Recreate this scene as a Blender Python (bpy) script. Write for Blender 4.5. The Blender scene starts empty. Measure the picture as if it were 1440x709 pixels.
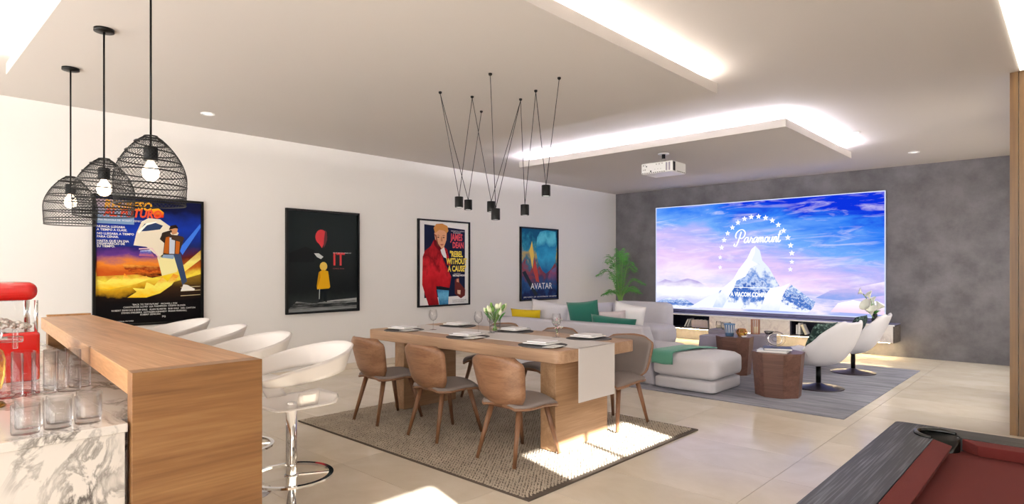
import bpy, bmesh, math, random
import numpy as np
from mathutils import Vector, Matrix
random.seed(7)
SC = bpy.context.scene; COL = SC.collection
R = math.radians; PI = math.pi

# ------------------------------------------------------------ camera, world, sun, exposure
cam = bpy.data.cameras.new('camera'); cam.sensor_width = 36; cam.lens = 36*854.5/1440
cam.shift_y = 24.5/1440; cam.clip_start = 0.05
camo = bpy.data.objects.new('camera', cam); COL.objects.link(camo)
camo.location = (7.5, 0, 1.4); camo.rotation_euler = (R(90), 0, R(43.04)); SC.camera = camo
W = bpy.data.worlds.new('sky'); SC.world = W; W.use_nodes = True
bg = W.node_tree.nodes['Background']; bg.inputs[0].default_value = (1.0, 0.985, 0.96, 1); bg.inputs[1].default_value = 4.9
sun = bpy.data.lights.new('sun', 'SUN'); sun.energy = 32; sun.angle = R(0.5); sun.color = (1, 0.97, 0.92)
suno = bpy.data.objects.new('sun', sun); COL.objects.link(suno)
SUNDIR = Vector((-0.962, 0.274, -0.455)).normalized()
suno.rotation_euler = SUNDIR.to_track_quat('-Z', 'Y').to_euler()
SC.view_settings.view_transform = 'Standard'; SC.view_settings.look = 'None'
SC.view_settings.gamma = 1; SC.view_settings.use_curve_mapping = False
SC.view_settings.exposure = 0.58
COVE = 68.0

# ------------------------------------------------------------ materials
def hx(h, a=1):
    h = h.lstrip('#'); c = [int(h[i:i+2], 16)/255 for i in (0, 2, 4)]
    return tuple((x/12.92 if x <= .04045 else ((x+.055)/1.055)**2.4) for x in c)+(a,)
def newmat(name):
    m = bpy.data.materials.new(name); m.use_nodes = True
    nt = m.node_tree; b = nt.nodes['Principled BSDF']; return m, nt, b
def N(nt, t, **kw):
    n = nt.nodes.new(t)
    for k, v in kw.items():
        if hasattr(n, k): setattr(n, k, v)
        else: n.inputs[k].default_value = v
    return n
def plain(name, col, rough=.5, metal=0, spec=.5, alpha=1, bump=0, bs=200, coat=0, sheen=0, vary=0, emit=0):
    m, nt, b = newmat(name); b.inputs['Base Color'].default_value = hx(col); b.inputs['Roughness'].default_value = rough
    b.inputs['Metallic'].default_value = metal; b.inputs['Specular IOR Level'].default_value = spec
    b.inputs['Coat Weight'].default_value = coat; b.inputs['Sheen Weight'].default_value = sheen
    if emit:
        b.inputs['Emission Color'].default_value = hx(col); b.inputs['Emission Strength'].default_value = emit
    if vary or bump:
        tc = N(nt, 'ShaderNodeTexCoord'); no = N(nt, 'ShaderNodeTexNoise', Scale=bs if bump else 6., Detail=4.)
        nt.links.new(tc.outputs['Object'], no.inputs['Vector'])
    if bump:
        bp = N(nt, 'ShaderNodeBump', Strength=bump, Distance=.004); nt.links.new(no.outputs['Fac'], bp.inputs['Height'])
        nt.links.new(bp.outputs[0], b.inputs['Normal'])
    if vary:
        n2 = N(nt, 'ShaderNodeTexNoise', Scale=5., Detail=5.); nt.links.new(tc.outputs['Object'], n2.inputs['Vector'])
        mr = N(nt, 'ShaderNodeMapRange'); mr.inputs['To Min'].default_value = 1-vary; mr.inputs['To Max'].default_value = 1+vary
        nt.links.new(n2.outputs['Fac'], mr.inputs['Value'])
        mx = N(nt, 'ShaderNodeMix', data_type='RGBA', blend_type='MULTIPLY'); mx.inputs[0].default_value = 1
        mx.inputs[6].default_value = hx(col); nt.links.new(mr.outputs[0], mx.inputs[7]); nt.links.new(mx.outputs[2], b.inputs['Base Color'])
    return m
def ramp(nt, stops):
    r = N(nt, 'ShaderNodeValToRGB'); e = r.color_ramp.elements
    while len(e) < len(stops): e.new(.5)
    for i, (p, c) in enumerate(stops):
        e[i].position = p; e[i].color = hx(c) if isinstance(c, str) else c
    return r
def wood(name, c0, c1, c2, axis=0, rough=.45, scale=1., bump=.15, coat=0, fine=1., mixf=.35):
    m, nt, b = newmat(name); tc = N(nt, 'ShaderNodeTexCoord'); mp = N(nt, 'ShaderNodeMapping')
    s = [9*scale]*3; s[axis] = .7*scale; mp.inputs['Scale'].default_value = s
    nt.links.new(tc.outputs['Object'], mp.inputs[0])
    n1 = N(nt, 'ShaderNodeTexNoise', Scale=1.2, Detail=5., Roughness=.6, Distortion=.8); nt.links.new(mp.outputs[0], n1.inputs['Vector'])
    mp2 = N(nt, 'ShaderNodeMapping'); s = [90*scale*fine]*3; s[axis] = 3*scale; mp2.inputs['Scale'].default_value = s
    nt.links.new(tc.outputs['Object'], mp2.inputs[0])
    n2 = N(nt, 'ShaderNodeTexNoise', Scale=1., Detail=3.); nt.links.new(mp2.outputs[0], n2.inputs['Vector'])
    mx = N(nt, 'ShaderNodeMix', data_type='FLOAT'); mx.inputs[0].default_value = mixf
    nt.links.new(n1.outputs['Fac'], mx.inputs[2]); nt.links.new(n2.outputs['Fac'], mx.inputs[3])
    r = ramp(nt, [(.3, c0), (.5, c1), (.7, c2)]); nt.links.new(mx.outputs[0], r.inputs[0]); nt.links.new(r.outputs[0], b.inputs['Base Color'])
    b.inputs['Roughness'].default_value = rough; b.inputs['Coat Weight'].default_value = coat
    bp = N(nt, 'ShaderNodeBump', Strength=bump, Distance=.003); nt.links.new(n2.outputs['Fac'], bp.inputs['Height']); nt.links.new(bp.outputs[0], b.inputs['Normal'])
    return m
def marble(name, base, vein, scale=2., rough=.15, width=.04, warm='d8cfc6'):
    m, nt, b = newmat(name); tc = N(nt, 'ShaderNodeTexCoord')
    mp = N(nt, 'ShaderNodeMapping'); mp.inputs['Rotation'].default_value = (.5, .3, .7); mp.inputs['Scale'].default_value = (1, 1.8, 1.3)
    nt.links.new(tc.outputs['Object'], mp.inputs[0])
    n1 = N(nt, 'ShaderNodeTexNoise', Scale=scale, Detail=9., Roughness=.62, Distortion=1.6); nt.links.new(mp.outputs[0], n1.inputs['Vector'])
    r1 = ramp(nt, [(.5-width*1.6, (0, 0, 0, 1)), (.5, (1, 1, 1, 1)), (.5+width, (0, 0, 0, 1))]); nt.links.new(n1.outputs['Fac'], r1.inputs[0])
    n2 = N(nt, 'ShaderNodeTexNoise', Scale=scale*.8, Detail=4.); nt.links.new(tc.outputs['Object'], n2.inputs['Vector'])
    r2 = ramp(nt, [(.42, (0, 0, 0, 1)), (.62, (1, 1, 1, 1))]); nt.links.new(n2.outputs['Fac'], r2.inputs[0])
    ml = N(nt, 'ShaderNodeMath', operation='MULTIPLY'); nt.links.new(r1.outputs[0], ml.inputs[0]); nt.links.new(r2.outputs[0], ml.inputs[1])
    a = N(nt, 'ShaderNodeMix', data_type='RGBA'); a.inputs[6].default_value = hx(base); a.inputs[7].default_value = hx(warm)
    nt.links.new(n2.outputs['Fac'], a.inputs[0])
    c = N(nt, 'ShaderNodeMix', data_type='RGBA'); nt.links.new(a.outputs[2], c.inputs[6]); c.inputs[7].default_value = hx(vein)
    nt.links.new(ml.outputs[0], c.inputs[0]); nt.links.new(c.outputs[2], b.inputs['Base Color']); b.inputs['Roughness'].default_value = rough
    return m
def mottled(name, c0, c1, scale=3., rough=.7, bump=.3, detail=10., sx=(1, 1, 1), lo=.35, hi=.65):
    m, nt, b = newmat(name); tc = N(nt, 'ShaderNodeTexCoord'); mp = N(nt, 'ShaderNodeMapping'); mp.inputs['Scale'].default_value = sx
    nt.links.new(tc.outputs['Object'], mp.inputs[0])
    n1 = N(nt, 'ShaderNodeTexNoise', Scale=scale, Detail=detail, Roughness=.65); nt.links.new(mp.outputs[0], n1.inputs['Vector'])
    r = ramp(nt, [(lo, c0), (hi, c1)]); nt.links.new(n1.outputs['Fac'], r.inputs[0]); nt.links.new(r.outputs[0], b.inputs['Base Color'])
    b.inputs['Roughness'].default_value = rough
    bp = N(nt, 'ShaderNodeBump', Strength=bump, Distance=.01); nt.links.new(n1.outputs['Fac'], bp.inputs['Height']); nt.links.new(bp.outputs[0], b.inputs['Normal'])
    return m
def glass(name, tint='ffffff', op=.03, rough=.02, edge=.8):
    m, nt, b = newmat(name); nt.nodes.remove(b); out = nt.nodes['Material Output']
    lw = N(nt, 'ShaderNodeLayerWeight', Blend=.35)
    t = N(nt, 'ShaderNodeBsdfTransparent'); c = hx(tint); mc_ = N(nt, 'ShaderNodeMix', data_type='RGBA'); mc_.inputs[6].default_value = c; mc_.inputs[7].default_value = tuple(x*edge for x in c[:3])+(1,)
    nt.links.new(lw.outputs['Facing'], mc_.inputs[0]); nt.links.new(mc_.outputs[2], t.inputs[0])
    g = N(nt, 'ShaderNodeBsdfGlossy'); g.inputs['Roughness'].default_value = rough; g.inputs[0].default_value = (1, 1, 1, 1)
    ad = N(nt, 'ShaderNodeMath', operation='ADD'); ad.inputs[1].default_value = op; ad.use_clamp = True
    lf = N(nt, 'ShaderNodeLayerWeight', Blend=.12); hm = N(nt, 'ShaderNodeMath', operation='MULTIPLY'); hm.inputs[1].default_value = .45; nt.links.new(lf.outputs['Fresnel'], hm.inputs[0]); nt.links.new(hm.outputs[0], ad.inputs[0])
    mx = N(nt, 'ShaderNodeMixShader'); nt.links.new(ad.outputs[0], mx.inputs[0]); nt.links.new(t.outputs[0], mx.inputs[1]); nt.links.new(g.outputs[0], mx.inputs[2])
    nt.links.new(mx.outputs[0], out.inputs[0]); return m
def emis(name, col, s):
    m, nt, b = newmat(name); nt.nodes.remove(b); e = N(nt, 'ShaderNodeEmission'); e.inputs[0].default_value = hx(col); e.inputs[1].default_value = s
    nt.links.new(e.outputs[0], nt.nodes['Material Output'].inputs[0]); return m
def artmat(name, stops, rough=.35, warp=.15, scale=3., emit=0, sx=(1, 1, 1), angle=0, smear=None):
    """printed gradient that follows the picture's height, broken up by noise"""
    m, nt, b = newmat(name); tc = N(nt, 'ShaderNodeTexCoord'); sp = N(nt, 'ShaderNodeSeparateXYZ')
    mr = N(nt, 'ShaderNodeMapping'); mr.inputs['Location'].default_value = (.5, .5, 0); mr.inputs['Rotation'].default_value = (0, 0, angle)
    m0 = N(nt, 'ShaderNodeMapping'); m0.inputs['Location'].default_value = (-.5, -.5, 0)
    nt.links.new(tc.outputs['Generated'], m0.inputs[0]); nt.links.new(m0.outputs[0], mr.inputs[0]); nt.links.new(mr.outputs[0], sp.inputs[0])
    mp = N(nt, 'ShaderNodeMapping'); mp.inputs['Scale'].default_value = sx; nt.links.new(tc.outputs['Generated'], mp.inputs[0])
    n = N(nt, 'ShaderNodeTexNoise', Scale=scale, Detail=7., Roughness=.6); nt.links.new(mp.outputs[0], n.inputs['Vector'])
    a = N(nt, 'ShaderNodeMath', operation='SUBTRACT'); a.inputs[1].default_value = .5; nt.links.new(n.outputs['Fac'], a.inputs[0])
    c = N(nt, 'ShaderNodeMath', operation='MULTIPLY_ADD'); c.inputs[1].default_value = warp*2; nt.links.new(a.outputs[0], c.inputs[0]); nt.links.new(sp.outputs['Y'], c.inputs[2])
    r = ramp(nt, stops); nt.links.new(c.outputs[0], r.inputs[0])
    if emit:
        nt.nodes.remove(b); e = N(nt, 'ShaderNodeEmission'); e.inputs[1].default_value = emit; nt.links.new(r.outputs[0], e.inputs[0])
        nt.links.new(e.outputs[0], nt.nodes['Material Output'].inputs[0])
    else:
        nt.links.new(r.outputs[0], b.inputs['Base Color']); b.inputs['Roughness'].default_value = rough; b.inputs['Specular IOR Level'].default_value = .12
    return m
M = {}
M['plaster'] = plain('white_plaster', 'e9e6e2', .75, bump=.05, bs=60)
M['ceil'] = plain('ceiling_paint', 'cac4bf', .8, bump=.03, bs=60)
M['concrete'] = mottled('grey_microcement', '5c5a5d', '79767a', 2.6, .65, .6)
M['black'] = plain('black_metal', '080808', .4, spec=.3)
M['blackmatte'] = plain('black_matte', '141415', .7)
M['chrome'] = plain('chrome', 'e8e8e8', .06, metal=1)
M['brass'] = plain('brass', 'b08a4a', .25, metal=1)
M['copper'] = plain('copper', 'c98a6a', .3, metal=1)
M['barwood'] = wood('oak_bar', '93683f', 'b58556', 'cda37a', 0, .38, 1.1)  # paler than the end panel: sun glow on the top put into the colour
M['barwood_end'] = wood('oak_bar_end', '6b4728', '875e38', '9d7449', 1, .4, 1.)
M['tablewood'] = wood('oak_table', '9a775c', 'b08d70', 'c2a284', 0, .45, 1.)
M['tableleg'] = wood('oak_table_leg', '8e6b4f', 'a5815f', 'bb9878', 1, .45, 1.)
M['chairwood'] = wood('walnut_ply', '74503a', '8d664b', 'a0785c', 0, .4, 1.5)
M['legwood'] = wood('walnut_leg', '6b4630', '845c41', '966c4f', 2, .4, 1.5)
M['chairfab'] = plain('taupe_weave', '8c817d', .9, bump=.4, bs=500)
M['stump'] = wood('walnut_block', '4a2f28', '68473c', '7f5a4c', 0, .4, 1.7)
M['wallwood'] = wood('oak_panel', '573715', '6e4d24', '856234', 2, .4, .7)
M['poolwood'] = wood('dark_ash', '141519', '232529', '74777d', 1, .42, 1.3, .3, fine=1.6, mixf=.62)
M['poolwood_x'] = wood('dark_ash_cross', '17181a', '242628', '4a4c50', 0, .35, 1.3, .3, fine=.7)
M['felt'] = plain('red_felt', '5e1813', .95, bump=.3, bs=900, sheen=.0, vary=.06)
M['marble'] = marble('veined_marble', 'd0c9c1', '3a3431', 3.2, .12, .05)
M['marble2'] = marble('white_marble', 'fafafa', 'c4bcc0', 2.5, .2, .04)
M['darkstone'] = mottled('dark_stone', '4a4340', '6a615a', 20, .6, .2)
M['slate'] = plain('slate_top', '7c7aa2', .4)
M['niche'] = plain('niche_dark', '23233a', .5)
M['stool'] = plain('white_shell', 'ded8d4', .3, coat=.3)
M['sofa'] = plain('pale_grey_linen', 'd6d3d9', .9, bump=.4, bs=350, sheen=.2)
M['sofadark'] = plain('pale_grey_back', 'c2bfc8', .9, bump=.4, bs=350)
M['green'] = plain('green_velvet', '16695a', .8, bump=.2, bs=100, sheen=.25, vary=.12)
M['yellow'] = plain('yellow_linen', 'd2b40e', .85, bump=.4, bs=300)
M['whitefab'] = plain('white_cotton', 'eeebee', .85, bump=.3, bs=300)
M['pinkfab'] = plain('pale_mauve_cotton', 'd2c6ca', .9, bump=.3, bs=300)
M['throw'] = plain('green_throw', '5c9f8a', .9, bump=.6, bs=250, sheen=.3)
M['pouf'] = plain('mauve_grey_pouf', 'a19cab', .8, bump=.2, bs=200)
M['lounge'] = plain('white_lounge_shell', 'dcdade', .45, coat=.1)
M['leafpillow'] = mottled('leaf_print', '16302c', '8fb0a4', 24, .85, .2, 3., lo=.5, hi=.75)
M['basepurple'] = plain('bronze_disc', '4b434a', .3, metal=.7)
M['white'] = plain('white_gloss', 'efefef', .3)
M['paper'] = plain('white_paper', 'f0eeec', .7)
M['ceramic'] = plain('white_ceramic', 'efecea', .25)
M['mat'] = plain('charcoal_placemat', '4a4646', .6, bump=.2, bs=300)
M['runner'] = plain('ivory_runner', 'd8d2d0', .85, bump=.4, bs=400)
M['leaf'] = plain('palm_leaf', '4a9a38', .45, vary=.3)
M['stem'] = plain('green_stem', '6f9a48', .5)
M['petal'] = plain('cream_petal', 'e9ecc8', .5)
M['lily'] = plain('white_petal', 'f2f3e6', .5)
M['pinkpetal'] = plain('pink_petal', 'eab3c0', .5)
M['glass'] = glass('clear_glass', 'fafafa', .04)
M['glass_thick'] = glass('tumbler_glass', 'fbfafa', .03, .04, .62)
M['amber'] = glass('amber_glass', 'e8cf98', .08)
M['pane'] = glass('window_pane', 'ffffff', .0, .02, 1.)
M['red'] = plain('red_enamel', 'c8140f', .25, coat=.5)
M['popcorn'] = plain('popcorn', 'efe8dc', .8, vary=.1)
M['navy'] = plain('navy_cover', '141c4c', .4)
M['cupblue'] = plain('cup_blue', '5f86b4', .5)
M['cream'] = plain('cream_wax', 'efe6c8', .6)
M['grout'] = plain('grout', 'b3a698', .6)
M['led'] = emis('cove_led', 'fff4ea', COVE); M['ledcool'] = emis('cove_led_cool', 'f0eeff', COVE*2.1)
M['ledwarm'] = emis('warm_led', 'ffe2ac', 55)
M['ledslot'] = emis('slot_led', 'fff3e0', 3)
M['bulb'] = emis('warm_bulb', 'ffe6c8', 7)
M['spot'] = emis('lamp_lens', 'fffaf0', 1.3)
M['dark'] = plain('dark_grey_plastic', '2b2b2d', .4)
M['rubber'] = plain('black_leather', '0f1110', .22)
def floor_mat():
    m, nt, b = newmat('beige_porcelain'); tc = N(nt, 'ShaderNodeTexCoord'); oi = N(nt, 'ShaderNodeObjectInfo')
    ad = N(nt, 'ShaderNodeVectorMath', operation='MULTIPLY_ADD'); cx = N(nt, 'ShaderNodeCombineXYZ')
    nt.links.new(oi.outputs['Random'], cx.inputs[0]); nt.links.new(oi.outputs['Random'], cx.inputs[1])
    ad.inputs[1].default_value = (40, 70, 0); nt.links.new(cx.outputs[0], ad.inputs[0]); nt.links.new(tc.outputs['Object'], ad.inputs[2])
    n = N(nt, 'ShaderNodeTexNoise', Scale=2.2, Detail=8., Roughness=.6, Distortion=.6); nt.links.new(ad.outputs[0], n.inputs['Vector'])
    r = ramp(nt, [(.25, 'dccfba'), (.5, 'e6dac7'), (.75, 'efe5d6')]); nt.links.new(n.outputs['Fac'], r.inputs[0])
    mr = N(nt, 'ShaderNodeMapRange'); mr.inputs['To Min'].default_value = .94; mr.inputs['To Max'].default_value = 1.04; nt.links.new(oi.outputs['Random'], mr.inputs['Value'])
    mx = N(nt, 'ShaderNodeMix', data_type='RGBA', blend_type='MULTIPLY'); mx.inputs[0].default_value = 1
    nt.links.new(r.outputs[0], mx.inputs[6]); nt.links.new(mr.outputs[0], mx.inputs[7]); nt.links.new(mx.outputs[2], b.inputs['Base Color'])
    b.inputs['Roughness'].default_value = .16; b.inputs['Specular IOR Level'].default_value = .5
    return m
M['floor'] = floor_mat()

# ------------------------------------------------------------ geometry helpers
def link(name, me, mat, parent=None, smooth=False, loc=None, rot=None):
    o = bpy.data.objects.new(name, me); COL.objects.link(o)
    if mat is not None and not me.materials: me.materials.append(M[mat] if isinstance(mat, str) else mat)
    if smooth: me.polygons.foreach_set('use_smooth', [True]*len(me.polygons))
    if parent: o.parent = parent
    if loc: o.location = loc
    if rot: o.rotation_euler = rot
    return o
def tag(o, label, cat, group=None, kind=None):
    if label: o['label'] = label
    if cat: o['category'] = cat
    if group: o['group'] = group
    if kind: o['kind'] = kind
    return o
def thing(name, label, cat, loc=(0, 0, 0), rz=0, group=None):
    o = bpy.data.objects.new(name, None); COL.objects.link(o); o.location = loc; o.rotation_euler = (0, 0, rz); o.empty_display_size = .1
    return tag(o, label, cat, group)
def struct(o): o['kind'] = 'structure'; return o
class G:
    """collects verts and faces of one mesh"""
    def __init__(s): s.v = []; s.f = []
    def add(s, vs, fs):
        n = len(s.v); s.v += [tuple(v) for v in vs]; s.f += [tuple(i+n for i in f) for f in fs]; return s
    def box(s, x0, y0, z0, x1, y1, z1):
        return s.add([(x0, y0, z0), (x1, y0, z0), (x1, y1, z0), (x0, y1, z0), (x0, y0, z1), (x1, y0, z1), (x1, y1, z1), (x0, y1, z1)],
                     [(3, 2, 1, 0), (4, 5, 6, 7), (0, 1, 5, 4), (1, 2, 6, 5), (2, 3, 7, 6), (3, 0, 4, 7)])
    def prism(s, pts, z0, z1):
        n = len(pts); return s.add([(x, y, z0) for x, y in pts]+[(x, y, z1) for x, y in pts],
            [tuple(range(n-1, -1, -1)), tuple(range(n, 2*n))]+[(i, (i+1) % n, n+(i+1) % n, n+i) for i in range(n)])
    def lathe(s, prof, n=24, cx=0, cy=0, cz=0, cap=True):
        vs = []; fs = []
        for r, z in prof:
            for k in range(n): a = 2*PI*k/n; vs.append((cx+r*math.cos(a), cy+r*math.sin(a), cz+z))
        for i in range(len(prof)-1):
            for k in range(n): k2 = (k+1) % n; fs.append((i*n+k, i*n+k2, (i+1)*n+k2, (i+1)*n+k))
        if cap:
            if prof[0][0] > 1e-4: fs.append(tuple(range(n-1, -1, -1)))
            if prof[-1][0] > 1e-4: fs.append(tuple((len(prof)-1)*n+k for k in range(n)))
        return s.add(vs, fs)
    def tube(s, pts, rad, n=6, closed=False):
        P = [Vector(p) for p in pts]; m = len(P); rr = rad if isinstance(rad, (list, tuple)) else [rad]*m
        vs = []; fs = []; up = None
        for i in range(m):
            if closed: t = P[(i+1) % m]-P[i-1]
            else: t = P[min(i+1, m-1)]-P[max(i-1, 0)]
            t.normalize()
            if up is None: up = Vector((0, 0, 1)) if abs(t.z) < .9 else Vector((1, 0, 0))
            a = t.cross(up)
            if a.length < 1e-4: a = t.cross(Vector((0, 1, 0)))
            a.normalize(); b = a.cross(t).normalized(); up = b
            for k in range(n): q = 2*PI*k/n; vs.append(P[i]+(a*math.cos(q)+b*math.sin(q))*rr[i])
        for i in range(m if closed else m-1):
            j = (i+1) % m
            for k in range(n): k2 = (k+1) % n; fs.append((i*n+k, i*n+k2, j*n+k2, j*n+k))
        if not closed: fs += [tuple(range(n-1, -1, -1)), tuple((m-1)*n+k for k in range(n))]
        return s.add(vs, fs)
    def grid(s, fn, nu, nv, cu=False, flip=False):
        vs = [fn(i/(nu if cu else nu-1), j/(nv-1)) for i in range(nu) for j in range(nv)]; fs = []
        for i in range(nu if cu else nu-1):
            for j in range(nv-1):
                i2 = (i+1) % nu; f = (i*nv+j, i2*nv+j, i2*nv+j+1, i*nv+j+1); fs.append(f[::-1] if flip else f)
        return s.add(vs, fs)
    def mesh(s, name='m'):
        me = bpy.data.meshes.new(name); me.from_pydata(s.v, [], s.f); me.update()
        bm = bmesh.new(); bm.from_mesh(me); bmesh.ops.recalc_face_normals(bm, faces=bm.faces); bm.to_mesh(me); bm.free(); return me
    def ob(s, name, mat, parent=None, smooth=False, bevel=0, seg=2, sub=0, solid=0, loc=None, rot=None, off=-1):
        o = link(name, s.mesh(name), mat, parent, smooth, loc, rot)
        if solid: d = o.modifiers.new('s', 'SOLIDIFY'); d.thickness = solid; d.offset = off
        if bevel: b = o.modifiers.new('b', 'BEVEL'); b.width = bevel; b.segments = seg; b.limit_method = 'ANGLE'; b.angle_limit = R(40)
        if sub: u = o.modifiers.new('u', 'SUBSURF'); u.levels = sub; u.render_levels = sub
        return o
def smooth_angle(o, a=40):
    me = o.data; me.polygons.foreach_set('use_smooth', [True]*len(me.polygons)); me.set_sharp_from_angle(angle=R(a)); return o
def copy_tree(o, parent=None):
    c = o.copy(); COL.objects.link(c); c.parent = parent
    for ch in list(o.children): copy_tree(ch, c)
    return c
def dup(o, loc, rz=0, label=None, group=None):
    c = copy_tree(o); c.location = loc; c.rotation_euler = (0, 0, rz)
    if label: c['label'] = label
    if group: c['group'] = group
    return c
def circ(r, z, n=24, cx=0, cy=0, a0=0, a1=2*PI):
    return [(cx+r*math.cos(a0+(a1-a0)*k/n), cy+r*math.sin(a0+(a1-a0)*k/n), z) for k in range(n)]
def cushion_box(x0, y0, z0, x1, y1, z1, puff=.02, n=9):
    """soft block: superellipsoid with crowned faces"""
    g = G(); cx, cy, cz = (x0+x1)/2, (y0+y1)/2, (z0+z1)/2; hx_, hy, hz = (x1-x0)/2, (y1-y0)/2, (z1-z0)/2
    bm = bmesh.new(); bmesh.ops.create_cube(bm, size=2); bmesh.ops.subdivide_edges(bm, edges=bm.edges, cuts=n, use_grid_fill=True)
    r = min(hx_, hy, hz)*.55
    for v in bm.verts:
        p = v.co; q = [p.x*hx_, p.y*hy, p.z*hz]; h = (hx_, hy, hz); inn = [max(-(h[i]-r), min(h[i]-r, q[i])) for i in range(3)]
        d = Vector([q[i]-inn[i] for i in range(3)])
        if d.length > 1e-6: d = d.normalized()*r
        w = puff*(1-min(1, abs(p.x))**4)*(1-min(1, abs(p.y))**4)
        v.co = Vector(inn)+d+Vector((cx, cy, cz+(w if p.z > 0 else -w*.3)))
    me = bpy.data.meshes.new('cushion'); bm.to_mesh(me); bm.free(); return me
def pillow_mesh(w, h, d, n=14):
    """pillow standing in the local xz plane, bottom at z=0"""
    g = G()
    for s in (-1, 1):
        def fn(u, v, s=s):
            a, b = u*2-1, v*2-1; px = .07*(1-abs(b)**2); pz = .07*(1-abs(a)**2)
            t = (max(0, 1-a**4))**.5*(max(0, 1-b**4))**.5
            return (a*w/2*(1-px*abs(a)), s*d/2*t, h/2+b*h/2*(1-pz*abs(b)))
        g.grid(fn, n, n, flip=(s > 0))
    me = g.mesh('pillow'); bm = bmesh.new(); bm.from_mesh(me); bmesh.ops.remove_doubles(bm, verts=bm.verts, dist=1e-5)
    bmesh.ops.recalc_face_normals(bm, faces=bm.faces); bm.to_mesh(me); bm.free(); return me
def flat(name, pts, mat, parent, z=0, label=None):
    g = G(); g.add([(x, y, z) for x, y in pts], [tuple(range(len(pts)))]); me = g.mesh(name)
    if me.polygons[0].normal.z < 0: me.flip_normals()
    o = link(name, me, mat, parent)
    if label: o['label'] = label
    return o
def text(name, s, size, mat, parent, x, y, z, align='LEFT', sx=1., shear=0, bold=0, spacing=1., rz=0):
    c = bpy.data.curves.new(name, 'FONT'); c.body = s; c.size = size; c.align_x = align; c.shear = shear; c.offset = bold; c.space_character = spacing; c.resolution_u = 2
    t = bpy.data.objects.new(name, c); COL.objects.link(t); bpy.context.view_layer.update()
    me = bpy.data.meshes.new_from_object(t.evaluated_get(bpy.context.evaluated_depsgraph_get())); bpy.data.objects.remove(t); bpy.data.curves.remove(c)
    me.materials.clear(); o = link(name, me, mat, parent); o.location = (x, y, z); o.scale = (sx, 1, 1); o.rotation_euler = (0, 0, rz); return o
def spline(pts, n=8):
    out = []; P = [Vector(p) for p in pts]
    for i in range(len(P)-1):
        a, b, c, d = P[max(i-1, 0)], P[i], P[i+1], P[min(i+2, len(P)-1)]
        for k in range(n):
            t = k/n; out.append(.5*((2*b)+(c-a)*t+(2*a-5*b+4*c-d)*t*t+(3*b-3*c+d-a)*t**3))
    out.append(P[-1]); return out
def ribbon(g, pts, w, z):
    """flat stroke in the xy plane"""
    P = [Vector((p[0], p[1])) for p in pts]; m = len(P); vs = []; fs = []
    for i in range(m):
        t = (P[min(i+1, m-1)]-P[max(i-1, 0)]); t = t.normalized() if t.length > 0 else Vector((1, 0))
        ww = w*(.55+.45*abs(t.y)); nrm = Vector((-t.y, t.x))*ww
        vs += [(P[i].x+nrm.x, P[i].y+nrm.y, z), (P[i].x-nrm.x, P[i].y-nrm.y, z)]
    for i in range(m-1): fs.append((2*i, 2*i+1, 2*i+3, 2*i+2))
    g.add(vs, fs)

# ------------------------------------------------------------ the room
XR, YN, YB, H = 10.5, -3.0, 11.4, 3.06
fl = struct(G().box(-.1, YN-.1, -.12, XR+.1, YB+.1, -.012).ob('floor', 'grout'))
tile = G(); tile.box(-.5985, -.2985, -.0125, .5985, .2985, 0); tm = tile.mesh('tile'); tm.materials.append(M['floor'])
for j in range(24):
    for i in range(9):
        x = .6+1.2*i; y = YN+.3-.04+.6*j
        if y > YB-.2: continue
        o = bpy.data.objects.new('tile', tm); COL.objects.link(o); o.parent = fl; o.location = (x if i < 8 else 10.05, y, 0)
        if i == 8: o.scale = (.75, 1, 1)
struct(G().box(-.1, YN-.1, H, XR+.1, 6.8, H+.15).box(-.1, 6.8, H, 7.2, YB+.1, H+.15).ob('ceiling', 'ceil'))
struct(G().box(-.15, YN, -.1, 0, YB, H).ob('wall_left', 'plaster'))
struct(G().box(-.15, YB, -.1, XR+.15, YB+.15, H).ob('wall_back', 'concrete'))
# right part: wood-clad cross wall, then the living room's own side wall with tall windows; unseen wall added beyond to block the sun
pr_ = struct(G().box(7.07, 6.66, 0, XR, 6.8, 6.0).ob('wall_partition', 'plaster'))  # raised well above the roof to stop sun coming over it
g = G(); LW = [(7.1, 8.45), (8.75, 11.1)]
g.box(7.07, 6.8, 0, 7.2, YB, .25); g.box(7.07, 6.8, 2.75, 7.2, YB, H)
for y0, y1 in ((6.8, 7.1), (8.45, 8.75), (11.1, YB)): g.box(7.07, y0, .25, 7.2, y1, 2.75)
struct(g.ob('wall_living', 'plaster'))
for k, (y0, y1) in enumerate(LW):
    w = thing('window_%d' % (k+4), None, None); w['kind'] = 'structure'
    G().box(7.13, y0, .25, 7.135, y1, 2.75).ob('pane', 'pane', w); G().box(7.11, (y0+y1)/2-.02, .25, 7.16, (y0+y1)/2+.02, 2.75).ob('mullion', 'dark', w)
struct(G().box(XR, 6.7, -.1, XR+.2, 14, 4.8).ob('wall_patio', 'plaster'))  # added out of view to keep direct sun off the living room
wd = [(7.07, 7.125)]+[(7.13+.42*k, 7.13+.42*k+.415) for k in range(8)]
for a, b in wd:
    G().box(a, 6.62, 0.0, min(b, XR), 6.66, H).ob('wood_panel', 'wallwood', pr_)
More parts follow.
